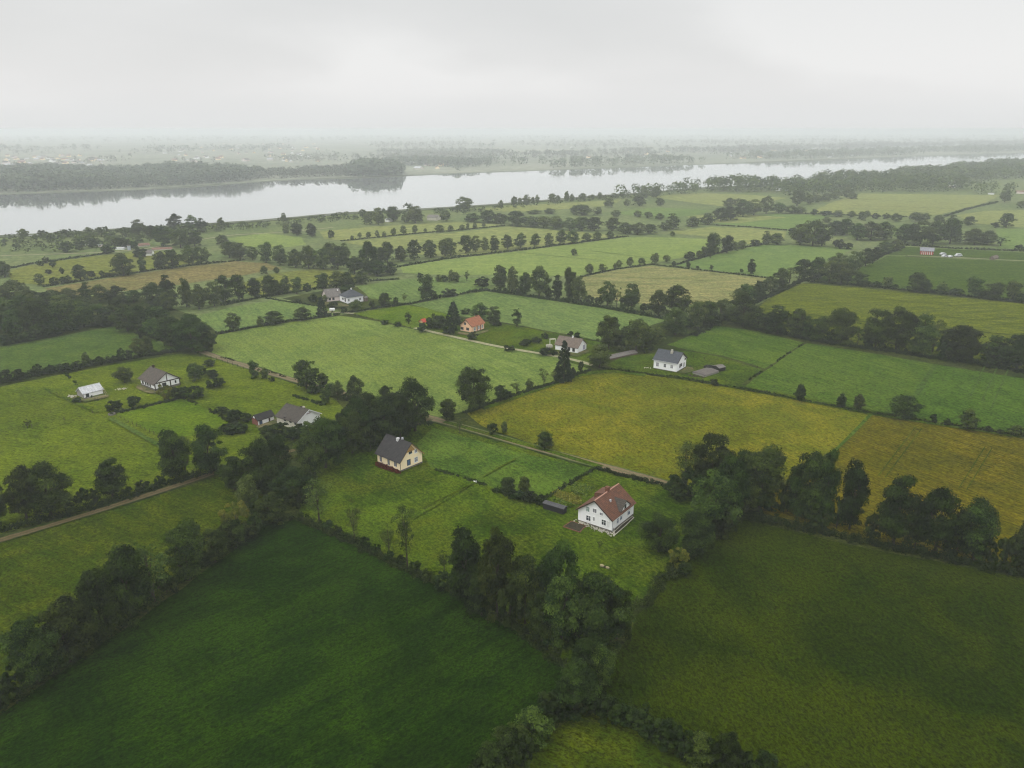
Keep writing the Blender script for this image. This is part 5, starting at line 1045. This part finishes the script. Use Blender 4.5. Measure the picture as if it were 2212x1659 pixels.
# pale log
O = gp('K', 900, 830); r_ = thing('fallen_log', 'short pale weathered log with a dark gap lying on the lawn', 'log', O, -.55)
m = MB(); m.tube([(-.95, 0, .28), (-.55, .03, .30), (-.2, 0, .26)], [.26, .31, .22], 9); m.build('log_piece', STRAW, r_)
m = MB(); m.tube([(.28, -.05, .24), (.6, -.02, .25), (.9, .02, .22)], [.20, .27, .19], 9); m.build('log_piece', STRAW, r_)
m = MB(); m.tube([(-.22, 0, .2), (.3, -.04, .2)], [.17, .16], 8); m.build('log_core', BROWN, r_)

# low white cottage and its annex
h = House('cottage', 'C', (1400, 905), (880, 735), (1975, 665), 695, 372, 'R', W['stone'], R_['umber'], 'low white cottage with sagging grey-brown roof half hidden by bushes', plinth=None)
h.barge(TRIM); h.chimney(.22, .52, .55, .7, STONE); h.chimney(.34, .52, .45, .6, BROWN)
for a in ((1060, 615, 50, 90), (1205, 665, 46, 80), (1335, 720, 40, 80)): h.window('L', *a, frame=BROWN, cross=False)
m = MB(); m.box(h.pt(-.04, h.gw * .5, h.ah - 1.1), (.08, 1.5, .12)); m.box(h.pt(-.04, h.gw * .44, h.ah - .8), (.075, .12, .9)); m.box(h.pt(-.04, h.gw * .56, h.ah - .8), (.075, .12, .9)); m.build('gable_beam', W['rust'], h.root)
m = MB(); m.quad([h.pt(-.02, .2, .1), h.pt(-.02, h.gw - .1, .1), h.pt(-.02, h.gw - .1, h.eh - .05), h.pt(-.02, h.gw * .5, h.ah - .3), h.pt(-.02, .2, h.eh - .05)]); m.build('gable_render', W['white'], h.root)
m = MB(); m.box(h.pt(-.9, .4, .5), (1.4, 1.2, 1.0)); m.quad([h.pt(-1.8, -.3, 1.0), h.pt(0, -.3, 1.35), h.pt(0, 1.1, 1.35), h.pt(-1.8, 1.1, 1.0)]); m.build('porch', W['rust'], h.root)
h = House('outbuilding', 'C', (365, 795), (215, 735), (775, 655), 655, 528, 'L', W['white'], R_['blacktile'], 'small white outbuilding with black roof and red end wall', 'shed', over=.3)
h.window('R', 430, 705, 64, 84, pane=BLUEG, frame=BROWN); h.window('R', 655, 645, 26, 104, pane=BROWN, frame=BROWN, name='door', cross=False)
m = MB(); m.quad([h.pt(-.03, 0, 0), h.pt(-.03, h.gw, 0), h.pt(-.03, h.gw, h.eh), h.pt(-.03, h.gw * .5, h.ah - .1), h.pt(-.03, 0, h.eh)]); m.quad([h.pt(-.01, 0, 0), h.pt(-.01, 0, h.eh), h.pt(-.01, h.gw * .5, h.ah - .1), h.pt(-.01, h.gw, h.eh), h.pt(-.01, h.gw, 0)]); m.build('end_wall', W['rust'], h.root)
m = MB(); m.tube([h.pt(-.12, h.gw * .45, h.ah - .35), h.pt(-.35, h.gw * .45, h.ah - .5)], [.35, .3], 8); m.build('gable_vent', TRIM, h.root)

# brown-roofed white farmhouse and metal-roofed shed
h = House('farmhouse', 'D', (1470, 592), (1222, 492), (1895, 492), 470, 282, 'R', W['white'], R_['brown'], 'white farmhouse with broad grey-brown roof and dark timber frame', plinth=.7, over=.7)
for x, y in ((1265, 440), (1312, 456), (1347, 470), (1385, 486)): h.window('L', x, y, 17, 52, frame=BROWN, cross=False)
h.barge(BROWN); h.chimney(.85, .5, .55, 1.0, BROWN)
m = MB(); G_ = h.gw
for b in (((-.05, G_ / 2, h.eh), (.12, G_ + .1, .32)), ((-.05, G_ / 2, (h.eh + h.ah) / 2), (.11, .25, h.ah - h.eh - .3)), ((-.05, G_ * .62, h.eh / 2), (.1, .35, h.eh)), ((-.05, .1, h.eh / 2), (.1, .3, h.eh)), ((-.05, G_ - .1, h.eh / 2), (.1, .3, h.eh)), ((-.05, G_ * .2, h.eh / 2), (.1, .2, h.eh))): m.box(h.pt(*b[0]), b[1])
m.build('timber_frame', BROWN, h.root); h.window('R', 1805, 430, 18, 36, frame=BROWN, cross=False); h.window('R', 1620, 485, 60, 60, frame=BROWN)
h = House('metal_shed', 'D', (285, 712), (175, 662), (612, 632), 640, 540, 'L', W['grey'], R_['metal'], 'small shed with white sheet metal roof and whitewashed front', 'shed', over=.25)
m = MB(); m.quad([h.pt(.1, -.02, .15), h.pt(h.rl - .1, -.02, .15), h.pt(h.rl - .1, -.02, h.eh - .15), h.pt(.1, -.02, h.eh - .15)]); m.build('front_panel', W['white'], h.root)
h.window_m('R', 1.2, h.eh * .45, .8, 1.0, frame=BROWN, cross=False)
O = gp('D', 660, 640); ld = thing('ladder', 'pale wooden ladder leaning on the metal-roofed shed end', 'ladder', O, .3)
for sx in (-.25, .25): m = MB(); m.tube([(sx, 0, 0), (sx - .9, .2, 2.4)], [.05, .05], 5); m.build('rail', STRAW, ld)
for i in range(6): m = MB(); z = .3 + i * .36; m.tube([(-.25 - z * .375, z * .083, z), (.25 - z * .375, z * .083, z)], [.035, .035], 5); m.build('rung', STRAW, ld)
rocks('rubble', 'D', [(300, 720), (450, 705), (640, 660)], 60, .5, PLINTH, 'dark stones heaped along the metal-roofed shed front', 'stones', 8, .35)
rocks('rubble', 'D', [(40, 680), (130, 690)], 26, .6, STONE, 'pale rubble heap beside the metal-roofed shed', 'stones', 9, .6)
rocks('rubble', 'D', [(830, 560), (900, 560), (990, 545)], 24, .4, STONE, 'scattered stones in the grass between the shed and farmhouse', 'stones', 10, .5)

# grey-roofed house, lean shed and dark cart
h = House('house', 'E', (820, 787), (290, 700), (1062, 665), 577, 345, 'R', W['white'], R_['slate'], 'white house with slate grey roof standing above the golden field', plinth=.25, over=.4)
for a in ((396, 602, 54, 84, GREYG), (563, 630, 48, 72, GLASS), (718, 655, 54, 68, GREYG)): h.window('L', a[0], a[1], a[2], a[3], pane=a[4])
for a in ((905, 632, 22, 72), (940, 606, 18, 56), (1022, 480, 22, 24)): h.window('R', *a, frame=BROWN, cross=False)
h.window('R', 992, 605, 20, 92, pane=BROWN, frame=TRIM, name='door', cross=False); h.barge(BROWN); h.chimney(.40, .40, .75, .9, STONE); h.chimney(.46, .55, .6, .8, STONE)
m = MB(); m.box(h.pt(h.rl / 2, -.42, h.eh - .12), (h.rl + .8, .14, .14)); m.build('gutter', METAL, h.roof)
h = House('plank_shed', 'E', (1470, 895), (1260, 800), (1650, 765), 855, 800, 'L', W['grey'], R_['plank'], 'low weathered plank shed with sunken grey roof by the grey-roofed house', 'shed', over=.1, thick=.1, ridge_cap=None)
rocks('rubble', 'E', [(1120, 850), (1250, 880), (1440, 910)], 40, .5, BROWN, 'dark timber scraps in front of the low plank shed', 'debris', 12, .5)
h = House('cart_shed', 'E', (1790, 775), (1670, 715), (1895, 735), 690, 635, 'L', W['black'], R_['grey'], 'small dark cart shed with pale grey top near the plank shed', 'shed', over=.15, thick=.08, ridge_cap=None)
rocks('tarp_heap', 'E', [(1500, 680), (1590, 650), (1680, 690)], 40, 1.0, W['black'], 'black tarpaulin heap beside the dark cart shed', 'heap', 13, .5)
rocks('rubble', 'E', [(90, 680), (150, 690), (240, 690)], 20, .35, STONE, 'white stones in the grass by the grey-roofed house', 'stones', 14, .4)

# brown-roofed cottage, awning, long shed
h = House('cottage', 'F', (915, 600), (445, 525), (1110, 515), 490, 310, 'R', W['white'], R_['mottled'], 'white cottage with mottled brown roof behind a pointed conifer', over=.35)
for a in ((740, 500, 36, 62), (835, 528, 42, 62)): h.window('L', *a, frame=BROWN)
h.window('R', 1048, 470, 34, 90, pane=plain('violet_door', (.35, .33, .45), .7), name='door', cross=False); h.chimney(.42, .5, .5, .8, TRIM)
h = House('long_shed', 'F', (1585, 745), (1490, 690), (1985, 575), 712, 655, 'L', W['brown'], R_['grey'], 'long low shed with weathered grey roof beside the round yellowish tree', 'shed', over=.2, thick=.1, ridge_cap=None)
O = gp('F', 400, 420); aw = thing('awning', 'white flat awning on thin posts beside the mottled-roofed cottage', 'awning', O, .15)
m = MB(); m.box((0, 0, 2.3), (2.4, 1.4, .08)); m.build('canopy', STONE, aw)
for sx in (-1.1, 1.1):
    for sy in (-.6, .6): m = MB(); m.tube([(sx, sy, 0), (sx, sy, 2.25)], [.06, .05], 6); m.build('post', TRIM, aw)
O = gp('F', 330, 500); aw = thing('parked_trailer', 'white covered trailer beside the mottled-roofed cottage', 'trailer', O, .1)
m = MB(); m.box((0, 0, 1.0), (2.4, 1.5, .8)); m.box((0, 0, 1.45), (2.0, 1.2, .2)); m.build('body', STONE, aw)
for sy in (-.8, .8): m = MB(); m.tube([(0, sy - .1, .35), (0, sy + .1, .35)], [.35, .35], 12); m.build('wheel', BROWN, aw)

# orange house and red hut
h = House('house', 'G', (1428, 598), (1135, 565), (1765, 522), 447, 292, 'L', W['orange'], R_['orange'], 'orange rendered house with orange tile roof beside a pointed conifer', over=.5, plinth=.25)
for a in ((1205, 490, 54, 50), (1330, 505, 54, 50), (1272, 385, 34, 44)): h.window('L', *a, frame=BROWN)
for u in (.42, .70):
    m = MB(); m.box(h.pt(h.rl * u, -.06, h.eh / 2), (.35, .14, h.eh)); m.build('timber_post', W['rust'], h.root)
h.window_m('R', h.rl * .22, h.eh * .5, 1.2, 1.3, pane=GREYG); h.window_m('R', h.rl * .56, h.eh * .5, .9, 1.2, pane=GREYG); h.window_m('R', h.rl * .85, h.eh * .5, .9, 1.2, pane=GREYG); h.barge(BROWN); h.chimney(.8, .5, .5, .6, BRICK)
h = House('red_hut', 'G', (330, 372), (235, 356), (400, 354), 350, 285, 'L', W['orange'], R_['redhut'], 'small hut with bright red roof on the grass', 'hut', over=.4, thick=.1, ridge_cap=None)

# twin farmhouses
h = House('farmhouse', 'H', (690, 605), (525, 525), (1090, 572), 478, 268, 'L', W['pink'], R_['grey'], 'patched pinkish farmhouse with large grey roof, one of the twin farmhouses', over=.4)
for u in (.2, .45): h.window_m('R', h.rl * u, h.eh * .55, .9, 1.0, frame=BROWN)
m = MB(); m.box(h.pt(-.05, h.gw * .6, h.eh * .7), (.1, .3, h.eh)); m.box(h.pt(-.05, h.gw * .3, h.eh), (.1, h.gw * .5, .25)); m.build('timber_frame', W['rust'], h.root); h.chimney(.9, .35, .5, .6, TRIM)
h = House('farmhouse', 'H', (1250, 655), (1095, 572), (1670, 582), 487, 282, 'L', W['white'], R_['slate'], 'white hip-roofed farmhouse, brighter one of the twin farmhouses', over=.5, hip=True)
h.window('R', 1285, 555, 40, 56); h.window('R', 1600, 520, 50, 56); h.window('L', 1190, 548, 26, 90, frame=BROWN); h.window('L', 1125, 520, 30, 40, frame=BROWN); h.chimney(.5, .5, .5, .6, TRIM)
h = House('brown_shed', 'H', (1730, 600), (1675, 580), (1800, 580), 500, 470, 'L', W['brown'], R_['grey'], 'small brown shed at the end of the white hip-roofed farmhouse', 'shed', over=.15, ridge_cap=None)
O = gp('H', 830, 870); aw = thing('parked_trailer', 'small pale trailer standing below the twin farmhouses', 'trailer', O, .2)
m = MB(); m.box((0, 0, .95), (2.4, 1.5, .8)); m.box((0, 0, 1.4), (2.0, 1.2, .2)); m.build('body', TRIM, aw)
for sy in (-.7, .7): m = MB(); m.tube([(0, sy - .1, .33), (0, sy + .1, .33)], [.33, .33], 12); m.build('wheel', BROWN, aw)

# red barn, parked cars, leaning shed
h = House('red_barn', 'I', (497, 288), (252, 278), (552, 250), 216, 150, 'R', W['red'], R_['violet'], 'small red barn with grey sheet roof and white posts', 'barn', over=.35, ridge_cap=None)
for i in range(6): m = MB(); m.box(h.pt(h.rl * (.14 + i * .145), -.06, h.eh * .48), (.28, .14, h.eh * .95)); m.build('white_post', TRIM, h.root)
for z in (.35, .8): m = MB(); m.box(h.pt(-.06, h.gw * .5, h.eh * z), (.12, h.gw * .8, .4)); m.build('white_board', TRIM, h.root)
CARW = nt('white_car_paint'); finish(CARW[1], (.55, .56, .58), .3, spec=.5); CARW = CARW[0]
def car(P, rz, label, L=3.9, van=False):
    r = thing('parked_car', label, 'car', P, rz, 'white vehicles parked beside the red barn'); m = MB(); h1 = 1.0
    prof = [(-L/2, .35), (-L/2, .95), (-L*.36, 1.02), (-L*.24, 1.95 if van else 1.5), (L*.30, 1.95 if van else 1.48), (L*.46, 1.05), (L/2, .9), (L/2, .35)]
    for y in (-.85, .85): m.quad([(x, y, z) for x, z in prof])
    for (x, z), (x2, z2) in zip(prof, prof[1:] + prof[:1]): m.quad([(x, -.85, z), (x2, -.85, z2), (x2, .85, z2), (x, .85, z)])
    b = m.build('body', CARW, r)
    m = MB()
    for y in (-.86, .86): m.quad([(-L*.30, y, 1.08), (-L*.22, y, 1.42), (L*.27, y, 1.42), (L*.36, y, 1.08)])
    m.build('side_window', GLASS, r)
    for x in (-L*.31, L*.31):
        for y in (-.78, .78): m = MB(); m.tube([(x, y - .1, .33), (x, y + .1, .33)], [.33, .33], 12); m.build('wheel', W['black'], r)
car(gp('I', 715, 322), .25, 'white car parked second from the red barn'); car(gp('I', 970, 312), .1, 'white van parked third from the red barn', 4.8, True); car(gp('I', 680, 280), .2, 'white car parked first from the red barn')
car(gp('I', 820, 330), .6, 'small pale car between the parked white car and van', 3.4)
h = House('lean_shed', 'I', (1640, 378), (1560, 368), (1700, 350), 345, 305, 'L', W['brown'], R_['mottled'], 'small leaning shed at the end of the parked vehicles', 'shed', over=.2, ridge_cap=None)
# riverside farm
h = House('farm_hut', 'J', (1440, 442), (1330, 440), (1462, 425), 392, 330, 'R', W['white'], R_['grey'], 'small white hut with grey roof by the riverside pasture', 'hut', over=.25, ridge_cap=None)
h = House('long_barn', 'J', (1440, 345), (1400, 338), (1745, 352), 330, 300, 'L', W['pink'], R_['rustroof'], 'long low barn with rusty pink roof by the riverside pasture', 'barn', over=.2, ridge_cap=None)
h = House('farm_tower', 'J', (1050, 342), (1010, 340), (1062, 338), 262, 248, 'R', W['bluegrey'], R_['grey'], 'narrow blue-grey farm tower by the river', 'tower', over=.1, ridge_cap=None)
h = House('farm_barn', 'J', (1210, 285), (1195, 270), (1385, 262), 262, 225, 'L', W['stone'], R_['rustroof'], 'barn with rust red roof among riverside trees', 'barn', over=.2, ridge_cap=None)
h = House('farm_barn', 'J', (940, 330), (790, 330), (980, 315), 300, 285, 'R', W['white'], R_['metal'], 'low white metal-roofed barn beside the blue-grey farm tower', 'barn', over=.2, ridge_cap=None)
h = House('farm_hut', 'J', (310, 250), (255, 248), (325, 240), 225, 200, 'R', W['white'], R_['metal'], 'tiny white hut hidden in the riverside scrub', 'hut', over=.15, ridge_cap=None)
h = House('farm_hut', 'J', (510, 285), (445, 280), (560, 265), 262, 240, 'R', W['pink'], R_['metal'], 'tiny pale pink hut in the riverside scrub', 'hut', over=.15, ridge_cap=None)
# pale house by the river and houses in the far right trees
h = House('river_house', 2, (620, 738), (555, 736), (645, 730), 718, 702, 'R', W['stone'], R_['grey'], 'pale house among bushes where the river meets the pastures', over=.3, ridge_cap=None)
h = House('river_hut', 2, (310, 748), (288, 746), (318, 742), 733, 725, 'R', W['white'], R_['metal'], 'tiny white hut among trees on the river bank', 'hut', over=.15, ridge_cap=None)
O = gp('L', 730, 470); tr = thing('terraced_house', 'white three-tier flat-roofed house in the far riverside wood', 'house', O, .1)
for i, (w, z) in enumerate(((9.5, 0), (8.4, 3.1), (6.6, 6.2))):
    m = MB(); m.box((i * .3, i * 1.2, z + 1.5), (w, 7 - i, 2.9)); f = m.build('storey', W['pink' if i == 0 else 'white'], tr)
    m = MB(); m.box((i * .3, i * 1.2, z + 3.03), (w + .8, 7.8 - i, .16)); m.build('roof_slab', TRIM, f)
    m = MB(); m.box((i * .3, i * 1.2 - 3.52 + i * .5, z + 1.5), (w * .8, .1, 1.2)); m.build('window', GLASS, f)
h = House('wood_hut', 'L', (545, 370), (472, 368), (560, 360), 335, 325, 'R', W['white'], R_['metal'], 'white hut beside the three-tier house in the far wood', 'hut', over=.15, ridge_cap=None)
h = House('wood_house', 'L', (2210, 600), (2060, 598), (2260, 590), 560, 535, 'R', W['pink'], R_['rustroof'], 'pinkish house beside the tall round tree at the far pasture', over=.3, ridge_cap=None)
h = House('white_caravan', 'L', (1600, 615), (1480, 612), (1625, 605), 597, 588, 'R', W['white'], R_['metal'], 'low white caravan shelter at the far pasture edge', 'caravan', over=.1, ridge_cap=None)
for i, (x, y, w) in enumerate(((625, 545, 26), (655, 540, 22), (680, 548, 24))):
    h = House('white_shed', 3, (x, y), (x - w, y - 1), (x + 8, y - 6), y - 9, y - 15, 'R', W['white'], R_['metal'], f"{['first', 'second', 'third'][i]} tiny white shed from the river in the cluster by the bank trees", 'shed', over=.2, ridge_cap=None, group='white sheds by the bank trees')

# ------------------------------------------------------------------ fences, well, stone
def fence(name, tile, pts, gap, label, hgt=1.1):
    P = [gp(tile, *p) for p in pts]; O = P[0]; r = thing(name, label, 'fence', O); pos = []
    for a, b in zip(P, P[1:]):
        k = max(1, int((b - a).length / gap)); pos += [a.lerp(b, i / k) - O for i in range(k)]
    pos.append(P[-1] - O); rg = random.Random(3)
    for p in pos[:95]: m = MB(); m.tube([p, p + Vector((rg.uniform(-.08, .08), rg.uniform(-.08, .08), hgt))], [.07, .06], 5); m.build('post', BROWN, r)
    for z in (.45, .9): m = MB(); m.tube([p + Vector((0, 0, z * hgt)) for p in pos], [.009] * len(pos), 4); m.build('wire', BROWN, r)
fence('wire_fence', 8, [(905, 538), (1000, 590), (1130, 650), (1270, 720)], 2.4, 'post and wire fence along the square lime lawn')
fence('wire_fence', 8, [(1560, 75), (1730, 115), (1850, 160), (1985, 212)], 3.0, 'post and wire fence along the farmhouse end of the lane')
fence('wire_fence', 8, [(0, 684), (250, 630), (500, 570), (720, 520), (870, 500)], 4.5, 'sagging wire fence across the yellow-green meadow')
fence('wire_fence', 5, [(1060, 765), (1200, 800), (1400, 850), (1560, 882)], 4.0, 'wire fence between the big pale meadow and red hut')
fence('wire_fence', 7, [(100, 830), (300, 862), (560, 905)], 4.0, 'wire fence behind the grey-roofed house lawn')
O = gp(8, 870, 530); wl = thing('stone_well', 'low round stone well ring at the fence corner in the meadow', 'well', O)
m = MB(); n = 14
for i in range(n):
    a, b = 2 * math.pi * i / n, 2 * math.pi * (i + 1) / n
    I, J = Vector((math.cos(a), math.sin(a), 0)), Vector((math.cos(b), math.sin(b), 0)); z = Vector((0, 0, .45))
    m.quad([I * 1.0, J * 1.0, J * 1.0 + z, I * 1.0 + z]); m.quad([J * .7, I * .7, I * .7 + z, J * .7 + z]); m.quad([I * 1.0 + z, J * 1.0 + z, J * .7 + z, I * .7 + z])
m.build('ring', PLINTH, wl); m = MB(); m.quad([Vector((math.cos(2 * math.pi * i / n) * .7, math.sin(2 * math.pi * i / n) * .7, .2)) for i in range(n)]); m.build('well_water', W['black'], wl)
def boulder(P, s, label, mat, seed):
    r = random.Random(seed); bm = bmesh.new(); bmesh.ops.create_icosphere(bm, subdivisions=2, radius=s)
    for v in bm.verts: v.co *= r.uniform(.82, 1.12); v.co.z = max(v.co.z * .7, -s * .2)
    me = bpy.data.meshes.new('boulder'); bm.to_mesh(me); bm.free(); me.materials.append(mat); tag(link('boulder', me, None, P), label, 'stone')
boulder(gp(13, 1360, 127), .55, 'white stone on the low hedge junction in the meadow', TRIM, 2)

# ------------------------------------------------------------------ far village: simple houses a few pixels wide
rv = random.Random(21); VW = [W['white'], W['cream'], W['pink'], W['stone']]; VR = [R_['grey'], R_['rustroof'], R_['brown'], R_['metal']]
protos = []
for i in range(4):
    m = MB(); m.box((0, 0, 1.6), (9 + i, 7.5, 3.2)); b = 3.75; e = (9 + i) / 2 + .3
    for s_ in (-1, 1): m.quad([(-e, s_ * (b + .4), 3.0), (e, s_ * (b + .4), 3.0), (e, 0, 6.0), (-e, 0, 6.0)])
    for x in (-e + .3, e - .3): m.quad([(x, -b, 3.2), (x, b, 3.2), (x, 0, 5.9)])
    me = m.mesh('village_house', [VW[i], VR[i]])
    for k, p in enumerate(me.polygons): p.material_index = 1 if k in (6, 7) else 0
    protos.append(me)
for (xa, xb, ya, yb, n, nm) in ((-30, 220, 337, 361, 46, 'tiny pale house in the hazy village beyond the wide river end'), (350, 690, 311, 352, 64, 'tiny pale house in the hazy village beyond the river bend'), (860, 960, 352, 372, 7, 'tiny pale farm building on the far meadow shore'), (1000, 1900, 306, 344, 34, 'tiny pale house lost in haze beyond the river narrows')):
    for i in range(n):
        P = ground(rv.uniform(xa, xb), rv.uniform(ya, yb)); o = link('village_house', protos[rv.randrange(4)], None, P); o.rotation_euler = (0, 0, rv.uniform(0, 3.1)); s_ = rv.uniform(.8, 1.7); o.scale = (s_, s_, rv.uniform(.8, 1.3))
        tag(o, nm, 'house', nm.replace('tiny pale ', '') + ' group')
